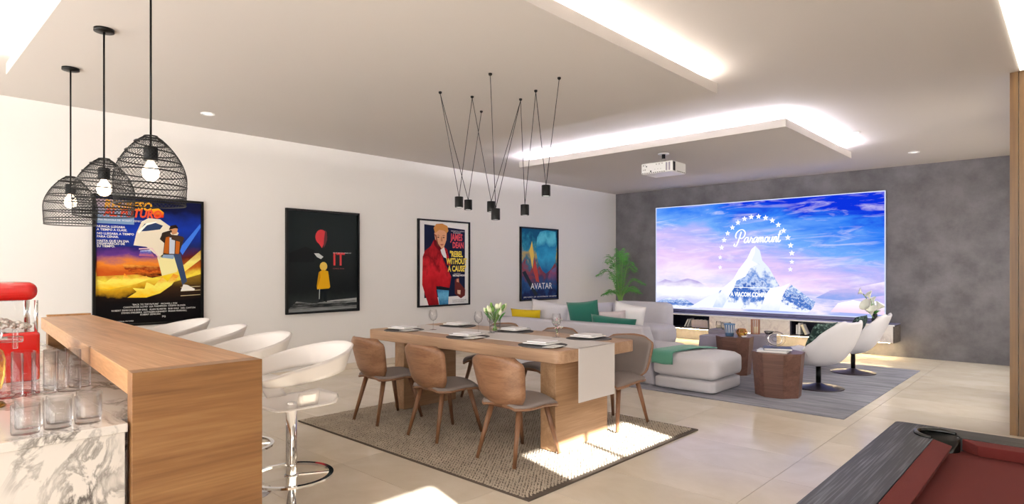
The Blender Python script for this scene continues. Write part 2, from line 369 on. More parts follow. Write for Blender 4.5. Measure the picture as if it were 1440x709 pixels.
# wall_right with two clerestory windows
Z0, Z1 = 2.60, 2.91
wins = [(-.75, .785), (1.61, 3.01)]
g = G(); g.box(XR, YN, -.1, XR+.12, 6.7, Z0); g.box(XR, YN, Z1, XR+.12, 6.7, H)
ys = [YN]+[v for w in wins for v in w]+[6.7]
for k in range(0, len(ys), 2): g.box(XR, ys[k], Z0, XR+.12, ys[k+1], Z1)
struct(g.ob('wall_right', 'plaster'))
for n, (a, b) in enumerate(wins):
    w = thing('window_%d' % (n+1), None, None); w['kind'] = 'structure'
    mid = 2.262 if n else .02
    G().box(XR+.03, mid-.02, Z0, XR+.08, mid+.02, Z1).ob('mullion', 'white', w)
    G().box(XR+.05, a, Z0, XR+.055, b, Z1).ob('pane', 'pane', w)
# unseen glazed front, added behind the camera to let in fill daylight
g = G(); g.box(-.1, YN-.12, -.1, XR+.1, YN, .05); g.box(-.1, YN-.12, 2.75, XR+.1, YN, H)
for x in (0, XR-.2): g.box(x-.1, YN-.12, 0, x+.3, YN, 2.8)
struct(g.ob('wall_front', 'plaster'))
gl = thing('window_3', None, None); gl['kind'] = 'structure'
for k in range(6):
    x0 = .3+k*1.67; G().box(x0+.02, YN-.07, .05, x0+1.65, YN-.06, 2.75).ob('pane', 'pane', gl)
    G().box(x0-.03, YN-.09, .05, x0+.03, YN-.03, 2.75).ob('mullion', 'dark', gl)
struct(G().box(0, YN, 0, .012, YB-.01, .08).ob('baseboard_left', 'floor'))

def dropped(x0, y0, x1, y1, name, led):
    t = struct(G().box(x0, y0, 2.88, x1, y1, 2.965).ob(name, 'ceil'))
    i = .26
    G().box(x0+i, y0+i, 2.965, x1-i, y1-i, H).ob('core', 'ceil', t)
    e, w = .07, .03
    for a in ((x0+e, y0+e, x0+e+w, y1-e), (x1-e-w, y0+e, x1-e, y1-e), (x0+e+w, y0+e, x1-e-w, y0+e+w), (x0+e+w, y1-e-w, x1-e-w, y1-e)):
        G().box(a[0], a[1], 2.966, a[2], a[3], 2.972).ob('led_strip', led, t)
dropped(1.55, .75, 5.27, 4.93, 'trim_1', 'led'); dropped(1.55, 6.53, 5.28, 9.0, 'trim_2', 'ledcool')
glow_strip = thing('linear_light', 'long recessed line light in the ceiling beside the wood panelling', 'ceiling light', (7.3, 5.0, H-.0005))
G().box(-.16, -1.6, -.012, .3, 1.55, 0).ob('diffuser', 'ledslot', glow_strip)  # glowing panel added in place of a cove-lit ceiling recess
def downlight(x, y, lab):
    t = thing('ceiling_spot', lab, 'spotlight', (x, y, H), 0, 'ceiling spots')
    G().lathe([(.045, 0), (.07, 0), (.07, -.008), (.06, -.012), (.045, -.004)], 24, cap=False).ob('ring', 'white', t, True)
    G().lathe([(.001, -.003), (.046, -.003)], 24, cap=False).ob('lens', 'spot', t)
downlight(.71, 2.52, 'small round ceiling spot near the left wall, above the second poster')
downlight(5.5, 8.2, 'small round ceiling spot right of the far dropped ceiling panel')
downlight(5.79, 10.16, 'small round ceiling spot close to the grey back wall')

# ------------------------------------------------------------ bar peninsula
bar = thing('bar_counter', 'oak breakfast bar with waterfall end panel in front of marble counter', 'bar', (0, 0, 0))
q = [(5.10, .64), (5.10, 1.10), (1.79, 1.25), (1.81, .92)]
q = [(5.0245, .647), (5.0245, 1.1035), (1.79, 1.25), (1.81, .92)]
G().prism(q, .955, 1.04).ob('top', 'barwood', bar, bevel=.002)
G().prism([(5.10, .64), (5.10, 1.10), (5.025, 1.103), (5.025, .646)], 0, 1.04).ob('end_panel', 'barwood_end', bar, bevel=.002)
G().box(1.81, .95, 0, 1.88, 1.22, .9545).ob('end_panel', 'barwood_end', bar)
G().box(1.75, .96, 1.0405, 1.79, 1.24, 1.055).ob('edge_strip', 'barwood', bar)
ct = thing('kitchen_counter', 'white marble counter with grey veins carrying the drinking glasses', 'counter', (0, 0, 0))
G().box(1.2, -1.0, .836, 5.085, .632, .866).ob('worktop', 'marble', ct, bevel=.002)
G().box(1.9, .632, .836, 5.0, .90, .866).ob('worktop', 'marble', ct)
G().box(1.22, -.98, 0, 5.075, .625, .8355).ob('body', 'marble', ct)
G().box(1.92, .63, 0, 4.99, .88, .8355).ob('back_panel', 'marble', ct)

# red machine
t = thing('popcorn_machine', 'red countertop popcorn machine with glass middle and rounded lid', 'popcorn machine', (3.69, .39, .866))
G().box(-.15, -.2, 0, .15, .2, .235).ob('base', 'red', t, bevel=.015, seg=3)
G().box(-.145, -.195, .385, .145, .195, .474).ob('lid', 'red', t, bevel=.04, seg=5)
G().box(-.14, -.19, .2355, .14, .19, .3845).ob('glass_case', 'glass', t)
for sx in (-1, 1):
    for sy in (-1, 1): G().tube([(sx*.135, sy*.185, .235), (sx*.135, sy*.185, .386)], .008, 8).ob('post', 'chrome', t, True)
g = G(); rnd = random.Random(3)
for k in range(260):
    x, y = rnd.uniform(-.12, .12), rnd.uniform(-.17, .17); z = .245+rnd.random()*.04*(1-(y/.2)**2)+.01; r = .011
    g.add([(x+r*a, y+r*b, z+r*c) for a, b, c in ((1, 0, 0), (-1, 0, 0), (0, 1, 0), (0, -1, 0), (0, 0, 1), (0, 0, -1))],
          [(0, 2, 4), (2, 1, 4), (1, 3, 4), (3, 0, 4), (2, 0, 5), (1, 2, 5), (3, 1, 5), (0, 3, 5)])
p = g.ob('popcorn', 'popcorn', t, True); p['kind'] = 'stuff'
g = G(); g.tube([(.15, -.06, .21), (.175, -.06, .215), (.18, .07, .215), (.15, .07, .21)], .008, 8); g.ob('handle', 'chrome', t, True)
# decanter at the frame edge
t = thing('glass_decanter', 'footed glass drinks dispenser with crystal tap at the left picture edge', 'dispenser', (4.42, .33, .866))
G().lathe([(.055, 0), (.06, .006), (.05, .018), (.022, .028), (.02, .045)], 28).ob('foot', 'brass', t, True)
G().lathe([(.02, .045), (.045, .07), (.056, .12), (.058, .18), (.05, .215), (.03, .235), (.025, .25)], 28).ob('body', 'amber', t, True)
G().lathe([(.025, .25), (.045, .262), (.05, .285), (.035, .305), (.001, .315)], 20).ob('stopper', 'glass_thick', t, True)
g = G(); g.tube([(.02, .02, .262), (.04, .06, .262), (.06, .1, .262)], .013, 10); g.ob('spout', 'glass_thick', t, True)
g = G(); g.box(.04, .07, .225, .058, .088, .30); g.ob('tap_lever', 'glass_thick', t, bevel=.004)
# tumblers
def glass_mesh(r, h, n=28):
    g = G(); g.lathe([(.001, 0), (r*.96, 0), (r, .01), (r, h), (r*.95, h+.001)], n, cap=False); return g.mesh('glass')
mt = glass_mesh(.043, .178); mt.materials.append(M['glass_thick']); ms = glass_mesh(.039, .094); ms.materials.append(M['glass_thick'])
for me in (mt, ms): me.polygons.foreach_set('use_smooth', [True]*len(me.polygons))
def tum(me, x, y, lab, grp):
    o = bpy.data.objects.new('drinking_glass', me); COL.objects.link(o); o.location = (x, y, .8665); tag(o, lab, 'glass', grp)
names = ['left', 'middle', 'right']
for k, (x, y) in enumerate([(4.24, .425), (4.25, .535), (4.25, .64)]):
    if k == 2: y = .625
    tum(mt, x, y, 'tall clear tumbler, front one of the %s tall pair on the marble' % names[k], 'tall tumblers')
    tum(mt, x-.085, y+.055, 'tall clear tumbler, back one of the %s tall pair on the marble' % names[k], 'tall tumblers')
for k, (x, y) in enumerate([(4.99, .365), (4.98, .452), (4.97, .54)]):
    tum(ms, x, y, 'short clear tumbler, front one of the %s short pair near counter edge' % names[k], 'short tumblers')
    tum(ms, x-.085, y+.022, 'short clear tumbler, back one of the %s short pair near counter edge' % names[k], 'short tumblers')

# ------------------------------------------------------------ bar stools
def bar_stool(lab):
    t = thing('bar_stool', lab, 'bar stool', group='white bar stools along the oak bar')
    G().lathe([(.001, .012), (.2, .008), (.205, 0), (.001, 0)], 36, cap=False).ob('base', 'chrome', t, True)
    G().lathe([(.028, .01), (.028, .66), (.022, .662), (.022, .69)], 20).ob('pole', 'chrome', t, True)
    G().lathe([(.036, .294), (.036, .304)], 20).ob('collar', 'chrome', t, True)
    g = G(); n = 44
    g.grid(lambda u, v: ((.205+(.012, .012, -.012, -.012, .012)[int(round(v*4))])*math.cos(2*PI*u), (.205+(.012, .012, -.012, -.012, .012)[int(round(v*4))])*math.sin(2*PI*u), .30+(-.006, .006, .006, -.006, -.006)[int(round(v*4))]), n, 5, cu=True)
    fr = g.ob('footrest', 'chrome', t, True); smooth_angle(fr)
    G().box(.02, -.006, .296, .2, .006, .304).ob('spoke', 'chrome', t, rot=(0, 0, R(60)))
    # seat: shallow dish whose rear lip rolls up
    def seat(u, v):
        a = u*2-1; b = v*2-1; w = .195*max(0, 1-abs(b)**4)**.3; w = max(w, .1); x = a*w; y = b*.215
        z = .70-.02*(1-a*a)*(1-b*b)+.03*max(0, abs(b)-.75)**1*3
        return (x, y, z)
    G().grid(seat, 14, 16).ob('seat', 'stool', t, True, solid=.012)
    for s in (1, -1):
        G().grid(lambda u, v, s=s: (s*(.165+.055*v), -.055+.11*u-.02*v, .695+.085*v+.0*u), 5, 6).ob('bracket', 'stool', t, True, solid=.01)
    # tilted wrap-around back, high at +y
    def back(u, v):
        a = R(-62)+u*R(304)     # from front-right round the back to front-left
        rise = .5+.5*math.sin(a); top = .86+.13*rise; hgt = (.055+.075*rise)
        e = min(1, min(u, 1-u)*9); top -= .02*(1-e); hgt *= .5+.5*math.sin(e*PI/2)
        z = top-hgt*v; r = 1-.16*v
        return (.245*math.cos(a)*r, (.28*math.sin(a)+.02*math.sin(a))*r+.03, z)
    G().grid(back, 44, 7).ob('backrest', 'stool', t, True, solid=.012)
    return t
labs = ['white shell bar stool nearest the end panel of the oak bar', 'white shell bar stool, second from the end panel of the bar',
        'white shell bar stool, third from the end panel of the bar', 'white shell bar stool in front of the first poster, farthest along the bar']
st = bar_stool(labs[0]); st.location = (4.42, 1.57, 0)
for k in range(1, 4): dup(st, (4.42-.76*k, 1.57+.03*k, 0), R([0, 4, -3, 5][k]), labs[k])

# ------------------------------------------------------------ wire pendants over the bar
def pendant(lab):
    t = thing('wire_pendant', lab, 'pendant lamp', group='wire cage pendants over the bar')
    G().lathe([(.001, 0), (.055, 0), (.055, -.018), (.001, -.02)], 24).ob('canopy', 'black', t, True)
    zt = -.80
    G().tube([(0, 0, -.015), (0, 0, zt-.07)], .0055, 8).ob('rod', 'black', t, True)
    G().lathe([(.001, zt-.055), (.031, zt-.055), (.033, zt-.06), (.033, zt-.125), (.001, zt-.127)], 20).ob('socket', 'black', t)
    G().lathe([(.001, -.127), (.015, -.127), (.02, -.14), (.034, -.16), (.039, -.185), (.034, -.21), (.018, -.226), (.001, -.229)], 20, cz=zt).ob('bulb', 'bulb', t, True)
    def rad(s):      # s 0 top .. 1 bottom
        return .03+.135*math.sin(s/.66*PI/2)**.8 if s < .66 else .165-.006*(s-.66)/.34
    L = .35; rn = random.Random(5)
    g = G()
    for s in (0, .1, .24, .38, .54, .72, .88, 1):
        ph = rn.uniform(0, 6); am = .006 if 0 < s < 1 else 0
        g.tube([(rad(s)*math.cos(a), rad(s)*math.sin(a), zt-s*L+am*math.sin(a+ph)) for a in [2*PI*k/40 for k in range(40)]], .0036, 5, True)
    g.ob('ring_wires', 'black', t, True)
    g = G()
    for d in (-1, 1):
        for k in range(50):
            g.tube([(rad(s)*math.cos(a), rad(s)*math.sin(a), zt-s*L) for s, a in [(j/22, 2*PI*k/50+d*j/22*2.2) for j in range(23)]], .00105, 3)
    g.ob('wire_mesh', 'blackmatte', t, True)
    return t
pd = pendant('black wire dome pendant farthest along the bar'); pd.location = (2.08, 1.05, 2.88)
dup(pd, (3.11, 1.02, 2.88), R(40), 'black wire dome pendant, middle of the three over the bar')
dup(pd, (4.03, 1.01, 2.88), R(95), 'black wire dome pendant, nearest and largest in view')

# ------------------------------------------------------------ woven rug under the table
rg = thing('woven_rug', 'chunky beige woven wool rug under the dining table', 'rug', (0, 0, 0))
G().box(2.25, 2.74, .0005, 5.08, 4.96, .012).ob('backing', plain('rug_backing', '5c5147', .95), rg)
def knots():
    rs = np.random.RandomState(2); px, py = .026, .0175
    nx = int(2.80/px); ny = int(2.20/py); I, J = np.meshgrid(np.arange(nx), np.arange(ny), indexing='ij')
    cx = (2.265+px*(I+.5*(J % 2))+rs.uniform(-.003, .003, I.shape)).ravel(); cy = (2.75+py*(J+.4)+rs.uniform(-.002, .002, I.shape)).ravel(); n = len(cx)
    ang = rs.uniform(-.5, .5, n)+np.where((J.ravel() % 2) == 0, .5, -.5); h = rs.uniform(.007, .012, n)
    base = np.array([(-1, 0, 0), (-.5, -.85, 0), (.5, -.85, 0), (1, 0, 0), (.5, .85, 0), (-.5, .85, 0), (-.45, 0, 1), (.45, 0, 1)], float)
    fs = np.array([(0, 1, 6), (1, 2, 7), (1, 7, 6), (2, 3, 7), (3, 4, 7), (4, 5, 6), (4, 6, 7), (5, 0, 6)])
    V = np.repeat(base[None], n, 0); V[:, :, 0] *= .0145; V[:, :, 1] *= .0095
    c, s = np.cos(ang)[:, None], np.sin(ang)[:, None]; x = V[:, :, 0]*c-V[:, :, 1]*s; y = V[:, :, 0]*s+V[:, :, 1]*c
    z = .010+V[:, :, 2]*h[:, None]; V = np.stack([x+cx[:, None], y+cy[:, None], z], 2).reshape(-1, 3)
    F_ = (fs[None]+8*np.arange(n)[:, None, None]).reshape(-1, 3)
    me = bpy.data.meshes.new('knots'); me.vertices.add(len(V)); me.vertices.foreach_set('co', V.ravel())
    me.loops.add(F_.size); me.loops.foreach_set('vertex_index', F_.ravel().astype(np.int32)); me.polygons.add(len(F_))
    me.polygons.foreach_set('loop_start', np.arange(0, F_.size, 3, dtype=np.int32)); me.polygons.foreach_set('loop_total', np.full(len(F_), 3, dtype=np.int32))
    me.update(); me.validate(); me.polygons.foreach_set('use_smooth', [True]*len(me.polygons)); return me
kn = link('wool_loops', knots(), plain('rug_wool', 'b0a494', .95, vary=.35), rg); kn['kind'] = 'stuff'
RZ = .0225

# ------------------------------------------------------------ dining table
tb = thing('dining_table', 'thick oak dining table with slab legs on the woven rug', 'table', (0, 0, RZ))
TX0, TX1, TY0, TY1, TZ = 2.27, 4.73, 3.47, 4.52, .80
def rrect(x0, y0, x1, y1, r, n=5):
    P = []
    for cx, cy, a in ((x1-r, y0+r, -90), (x1-r, y1-r, 0), (x0+r, y1-r, 90), (x0+r, y0+r, 180)):
        for k in range(n+1): P.append((cx+r*math.cos(R(a+90*k/n)), cy+r*math.sin(R(a+90*k/n))))
    return P
o = G().prism(rrect(TX0, TY0, TX1, TY1, .07), TZ-.095-RZ, TZ-RZ).ob('tabletop', 'tablewood', tb, bevel=.004); smooth_angle(o, 30)
G().box(4.47, 3.565, 0, 4.62, 4.25, TZ-.0955-RZ).ob('leg', 'tableleg', tb, bevel=.004)
G().box(2.50, 3.64, 0, 2.65, 4.32, TZ-.0955-RZ).ob('leg', 'tableleg', tb, bevel=.004)
g = G(); y0, y1 = 3.70, 4.18
g.box(2.29, y0, TZ+.0005, 4.738, y1, TZ+.003); g.box(4.732, y0, .39, 4.738, y1, TZ+.003)
tag(g.ob('table_runner', 'runner'), 'ivory cloth runner along the table, hanging over its near end', 'table runner')

# ------------------------------------------------------------ dining chairs
def dining_chair(lab):
    t = thing('dining_chair', lab, 'chair', group='walnut dining chairs')
    def prof(b):        # half width of the back at height b (0..1)
        w = .262-.05*(1-b)**1.5
        if b > .75: w *= math.sqrt(max(0, 1-((b-.75)/.25)**2*.55))
        if b < .25: w *= math.sqrt(max(0, 1-((.25-b)/.25)**2*.6))
        return w
    def back(off):
        def fn(u, v):
            a = u*2-1; w = prof(v); x = a*w; z = .405+.372*v-.015*a*a*(v > .9)
            y = -.235-.105*v+.085*a*a*(.8+.3*v)+off
            if v < .12: y += .02*(1-v/.12)
            return (x, y, z)
        return fn
    G().grid(back(0), 15, 15).ob('back_shell', 'chairwood', t, True, solid=.014, off=0)
    G().grid(lambda u, v: back(.014)(.04+.92*u, .04+.92*v), 13, 13).ob('back_cushion', 'chairfab', t, True, solid=.012, off=0)
    def seat(off, k=1.):
        def fn(u, v):
            a = u*2-1; b = v*2-1; w = .25*(1-.10*(b < 0)*b*b)*math.sqrt(max(.0, 1-.5*abs(b)**5)); x = a*w*k; y = b*.225*k
            z = .432+off-.055*a*a*(.4+.6*max(0, b))+.02*(1-b*b)*0-.03*max(0, b-.5)**2*4+.012*b
            return (x, y, z)
        return fn
    G().grid(seat(0), 15, 15).ob('seat_shell', 'chairwood', t, True, solid=.014)
    G().grid(seat(.018, .975), 15, 15).ob('seat_cushion', 'chairfab', t, True, solid=.02)
    for sx in (-1, 1):
        for y0, y1 in ((-.15, -.255), (.14, .24)):
            G().tube([(sx*.135, y0, .395 if y0 < 0 else .385), (sx*.185, y1, 0)], [.0225, .0135], 12).ob('leg', 'legwood', t, True)
    G().box(-.13, -.16, .375, .13, .15, .398).ob('under_frame', 'legwood', t)
    return t
c = dining_chair('walnut dining chair on the near side, leftmost by the table end'); c.location = (2.81, 3.345, RZ)
cl = [((3.60, 3.36), 0, 'walnut dining chair on the near side, middle of the three'),
      ((4.465, 3.33), 0, 'walnut dining chair on the near side, closest to the sunlit rug patch'),
      ((4.46, 4.60), 180, 'taupe upholstered dining chair on the far side, next to the hanging runner'),
      ((3.60, 4.66), 180, 'taupe upholstered dining chair on the far side, middle of the three'),
      ((2.81, 4.66), 180, 'taupe upholstered dining chair on the far side, farthest from the runner')]
for (x, y), r, l in cl: dup(c, (x, y, RZ), R(r), l)

# ------------------------------------------------------------ table setting
TT = TZ+.0035
matp = [(2.60, 3.665, 1), (3.52, 3.67, 1), (4.40, 3.60, 1), (2.69, 4.36, 0), (3.50, 4.36, 0), (4.38, 4.34, 0)]
pos = ['near side, left end of the table', 'near side, middle of the table', 'near side, closest to the hanging runner', 'far side, left end of the table', 'far side, beside the flower vase', 'far side, closest to the hanging runner']
for k, (x, y, f) in enumerate(matp):
    t = thing('placemat', 'charcoal round placemat on the '+pos[k], 'placemat', (x, max(y, TY0+.205) if f else min(y, TY1-.205), TT), R(20*k), 'charcoal placemats')
    G().grid(lambda u, v: ((.195 if v else .001)*math.cos(2*PI*u)*(1+.05*math.sin(3*2*PI*u)), (.195 if v else .001)*math.sin(2*PI*u)*(1+.05*math.sin(3*2*PI*u)), .0), 40, 2, cu=True).ob('mat_disc', 'mat', t, solid=.006, off=1)
    px, py = t.location.x, t.location.y
    p = thing('square_plate', 'white square plate on the placemat at '+pos[k], 'plate', (px-.02, py+.02, TT+.0065), R(8 if f else 4), 'white square plates')
    G().prism(rrect(-.12, -.12, .12, .12, .02, 3), .006, .016).ob('rim', 'ceramic', p, bevel=.003)
    G().prism(rrect(-.08, -.08, .08, .08, .02, 3), 0, .006).ob('foot', 'ceramic', p)
    G().box(-.09, -.09, .0165, .09, .09, .026).ob('napkin', 'whitefab', p, bevel=.002)
    if f:
        m = thing('menu_card', 'small white printed card on the placemat at '+pos[k], 'card', (px+.158, py-.055, TT+.0065), R(8), 'menu cards')
        G().box(-.05, -.09, 0, .05, .09, .002).ob('card', 'paper', m)
        for j in range(4): G().box(-.02, -.05+.025*j, .0021, .02, -.047+.025*j, .0025).ob('print_line', 'dark', m)
def wine(x, y, lab, s=1.):
    t = thing('wine_glass', lab, 'wine glass', (x, y, TT), 0, 'wine glasses')
    G().lathe([(.001, .003), (.035*s, .001), (.036*s, .002), (.006, .006), (.004, .012), (.004, .085*s), (.012, .092*s)], 24, cap=False).ob('foot', 'glass_thick', t, True)
    G().lathe([(.004, .088*s), (.025*s, .10*s), (.038*s, .125*s), (.041*s, .15*s), (.035*s, .185*s), (.031*s, .2*s)], 24, cap=False).ob('bowl', 'glass_thick', t, True)
wine(2.83, 3.86, 'stemmed wine glass standing alone at the left end of table')
wine(3.46, 4.04, 'stemmed wine glass just left of the flower vase')
wine(3.36, 3.97, 'stemmed wine glass near the middle front placemat')
wine(4.14, 4.17, 'stemmed wine glass beside the pink blossom sprig', 1.05)
# tulip vase
v = thing('flower_vase', 'clear glass vase of cream tulips on the table runner', 'vase', (3.42, 4.13, TT))
G().lathe([(.001, .0), (.05, 0), (.052, .01), (.056, .13), (.053, .131)], 26, cap=False).ob('glass_body', 'glass_thick', v, True)
rn = random.Random(11)
for k in range(24):
    a = rn.uniform(0, 2*PI); r = rn.uniform(.02, .10); hh = rn.uniform(.17, .235)
    x, y = r*math.cos(a), r*math.sin(a)
    G().tube([tuple(q) for q in spline([(-x*.25, -y*.25, .015), (x*.2, y*.2, .11), (x, y, hh)], 5)], .0035, 5).ob('stem', 'stem', v, True)
    f = G().lathe([(.001, 0), (.012, .008), (.016, .025), (.012, .045), (.004, .055)], 8).ob('blossom', 'petal' if k % 3 else 'stem', v, True, loc=(x, y, hh-.005)); f.rotation_euler = (-y*5, x*5, 0)
    if k % 2 == 0:
        G().grid(lambda u, w, a=a: ((.04+.07*u)*math.cos(a+.5)+(w-.5)*.022*math.sin(PI*u)*math.sin(a), (.04+.07*u)*math.sin(a+.5)-(w-.5)*.022*math.sin(PI*u)*math.cos(a), .10+.14*u-.05*u*u), 7, 3).ob('leaf', 'leaf', v, True)
v = thing('blossom_sprig', 'small glass bud vase with a sprig of pink blossom', 'flowers', (4.10, 4.235, TT))
G().lathe([(.001, 0), (.018, 0), (.02, .03), (.009, .05), (.011, .07), (.009, .07), (.006, .05), (.001, .01)], 16, cap=False).ob('bud_vase', 'glass_thick', v, True)
for k in range(4):
    G().tube([(0, 0, .02), (-.01-.01*k, .004*k, .08), (-.03+.02*k, -.03+.02*k, .15)], .0015, 4).ob('twig', 'stem', v)
for k in range(22):
    a = rn.uniform(0, 2*PI); r = rn.uniform(0, .05); G().lathe([(.001, -.004), (.008, 0), (.001, .006)], 6, cx=r*math.cos(a), cy=r*math.sin(a), cz=rn.uniform(.06, .16)).ob('petal', 'pinkpetal' if k % 2 else 'lily', v)

# ------------------------------------------------------------ cylinder cluster lamp with V cables
cyl_px = None
CL = thing('cable_chandelier', 'cluster of six black cylinder lamps on crossing cables above the table', 'chandelier', (0, 0, 0))
F_, TH = 854.5, R(43.04); fw = Vector((-math.sin(TH), math.cos(TH))); rt = Vector((math.cos(TH), math.sin(TH)))
anc = [(3.61, 3.29), (3.71, 3.56), (3.42, 3.95), (4.25, 3.24), (3.96, 3.90), (4.22, 3.80), (4.57, 3.67)]
for x, y in anc: G().lathe([(.001, 0), (.014, 0), (.014, -.012), (.004, -.02), (.001, -.02)], 12, cx=x, cy=y, cz=2.88).ob('ceiling_cap', 'black', CL)
# hanging points: along cable pairs (x, y, z of the cylinder's top)
hang = [((3.66, 3.455), (0, 1), 2.015), ((3.52, 3.69), (0, 2), 2.02), ((3.80, 3.70), (1, 4), 1.985), ((4.10, 3.45), (3, 4), 1.885), ((4.09, 3.81), (4, 5), 1.945), ((4.33, 3.80), (5, 6), 2.085)]
for (x, y), (a, b), z in hang:
    o = G().lathe([(.001, 0), (.0345, 0), (.036, -.002), (.036, -.088), (.034, -.09), (.03, -.08), (.001, -.08)], 28, cx=x, cy=y, cz=z, cap=False).ob('lamp_cylinder', 'black', CL, True); smooth_angle(o)
    G().lathe([(.001, -.086), (.0335, -.086)], 24, cx=x, cy=y, cz=z, cap=False).ob('lamp_lens', 'spot', CL)
    for i in (a, b): G().tube([(anc[i][0], anc[i][1], 2.865), (x, y, z)], .0028, 5).ob('cable', 'black', CL)

# ------------------------------------------------------------ living rug
G_ = G().box(2.3, 6.24, .0005, 5.90, 9.93, .012).ob('living_rug', mottled('grey_rug', '74757f', '9c9ca6', 3., .95, .2, 8., (.6, 3.5, 1)), bevel=.003)
tag(G_, 'grey-blue flat rug with faded streaks under the lounge seating', 'rug')
LZ = .0125
# ------------------------------------------------------------ sofa
sf = thing('sofa', 'pale grey modular sofa wrapped in a U with low cushions', 'sofa', (0, 0, LZ))
def sb(name, x0, y0, z0, x1, y1, z1, mat='sofa', puff=.0, n=9):
    return link(name, cushion_box(x0, y0, z0, x1, y1, z1, puff, n), mat, sf, True)
def slant(name, q0, q1, z0, z1, mat):
    g = G(); g.add([(x, y, z0) for x, y in q0]+[(x, y, z1) for x, y in q1], [(3, 2, 1, 0), (4, 5, 6, 7)]+[(i, (i+1) % 4, 4+(i+1) % 4, 4+i) for i in range(4)])
    return g.ob(name, mat, sf, bevel=.03, seg=4)
smooth_angle(slant('back_module', [(1.1, 6.46), (3.80, 6.46), (3.80, 6.78), (1.1, 6.78)], [(1.1, 6.50), (3.60, 6.50), (3.60, 6.70), (1.1, 6.70)], 0, .685, 'sofadark'))
sb('seat_base', 1.1, 6.785, 0, 3.75, 7.3, .16, 'sofa'); sb('seat_cushion', 1.12, 6.72, .165, 1.94, 7.45, .41, 'sofa', .02); sb('seat_cushion', 1.95, 6.72, .165, 2.85, 7.45, .41, 'sofa', .02); sb('seat_cushion', 2.86, 6.72, .165, 3.76, 7.45, .41, 'sofa', .02)
smooth_angle(slant('back_module', [(1.05, 6.46), (1.09, 6.46), (1.09, 9.6), (1.05, 9.6)], [(1.05, 6.5), (1.09, 6.5), (1.09, 9.6), (1.05, 9.6)], 0, .3, 'sofa'))
sb('back_cushion', 1.06, 7.0, .3, 1.32, 8.4, .78); sb('back_cushion', 1.06, 8.42, .3, 1.32, 9.5, .78)
sb('seat_base', 1.1, 7.31, 0, 2.05, 9.5, .16); sb('seat_cushion', 1.3, 7.46, .165, 2.1, 8.55, .41, 'sofa', .02)
sb('seat_base', 2.06, 8.5, 0, 2.55, 9.5, .16); sb('seat_cushion', 2.0, 8.56, .165, 2.60, 9.32, .46, 'sofa', .02)
sb('seat_cushion', 1.3, 8.56, .165, 1.99, 9.32, .46, 'sofa', .02)
o = sb('back_cushion', 1.33, 9.22, .17, 2.42, 9.55, .82)
ot = thing('ottoman', 'pale grey rectangular ottoman at the near end of the sofa', 'ottoman', (0, 0, LZ))
link('plinth', cushion_box(3.82, 6.40, 0, 4.56, 7.15, .145, 0), 'sofa', ot, True); link('cushion', cushion_box(3.80, 6.38, .15, 4.58, 7.17, .40, .03), 'sofa', ot, True)
def throw(u, v):
    if v < .2: y, z, q = 6.362, .29+LZ+.12*(v/.2), 0
    elif v < .3: a = (v-.2)/.1*PI/2; y, z, q = 6.362+.045*(1-math.cos(a))*1.6, .41+LZ+.028*math.sin(a), 0
    else: q = (v-.3)/.7; y, z = 6.434+.62*q, .438+LZ+.012*math.sin(PI*q)
    z += .004*math.sin(8*u+9*v)
    return (3.80+.015+.27*u+.16*q+.06*u*q, y, z)
tag(G().grid(throw, 14, 26).ob('throw_blanket', 'throw', None, True, solid=.01, off=1), 'folded green knitted throw across the ottoman', 'blanket')
def pillow(name, w, h, d, loc, rz, tilt, mat, lab, cat='cushion', roll=0):
    o = link(name, pillow_mesh(w, h, d), mat, None, True); o.location = loc; o.rotation_euler = Matrix.Rotation(rz, 3, 'Z').to_4x4().to_3x3().__matmul__(Matrix.Rotation(tilt, 3, 'X')).__matmul__(Matrix.Rotation(roll, 3, 'Y')).to_euler()
    tag(o, lab, cat, 'sofa cushions'); return o
pillow('scatter_cushion', .58, .30, .14, (1.36, 6.90, .50), R(3), R(6), 'yellow', 'yellow rectangular cushion behind the sofa back')
pillow('scatter_cushion', .60, .50, .16, (1.60, 7.12, .43), R(20), R(10), 'sofa', 'large pale grey cushion between the yellow and green ones', roll=R(8))
pillow('scatter_cushion', .50, .52, .15, (2.48, 6.92, .45), R(8), R(8), 'green', 'square dark green velvet cushion', roll=R(-6))
pillow('scatter_cushion', .70, .32, .14, (2.98, 6.80, .46), R(2), R(4), 'green', 'long dark green velvet cushion lying in front of the others', roll=R(3))
pillow('scatter_cushion', .46, .50, .14, (2.98, 7.14, .45), R(6), R(8), 'whitefab', 'large white cushion behind the long green cushion', roll=R(10))
pillow('scatter_cushion', .42, .34, .10, (2.86, 7.0, .50), R(10), R(6), 'pinkfab', 'pale mauve cushion between the white and green cushions', roll=R(-4))
pillow('scatter_cushion', .46, .42, .14, (1.52, 7.9, .43), R(80), R(-14), 'whitefab', 'pale cushion farther back against the left sofa side')

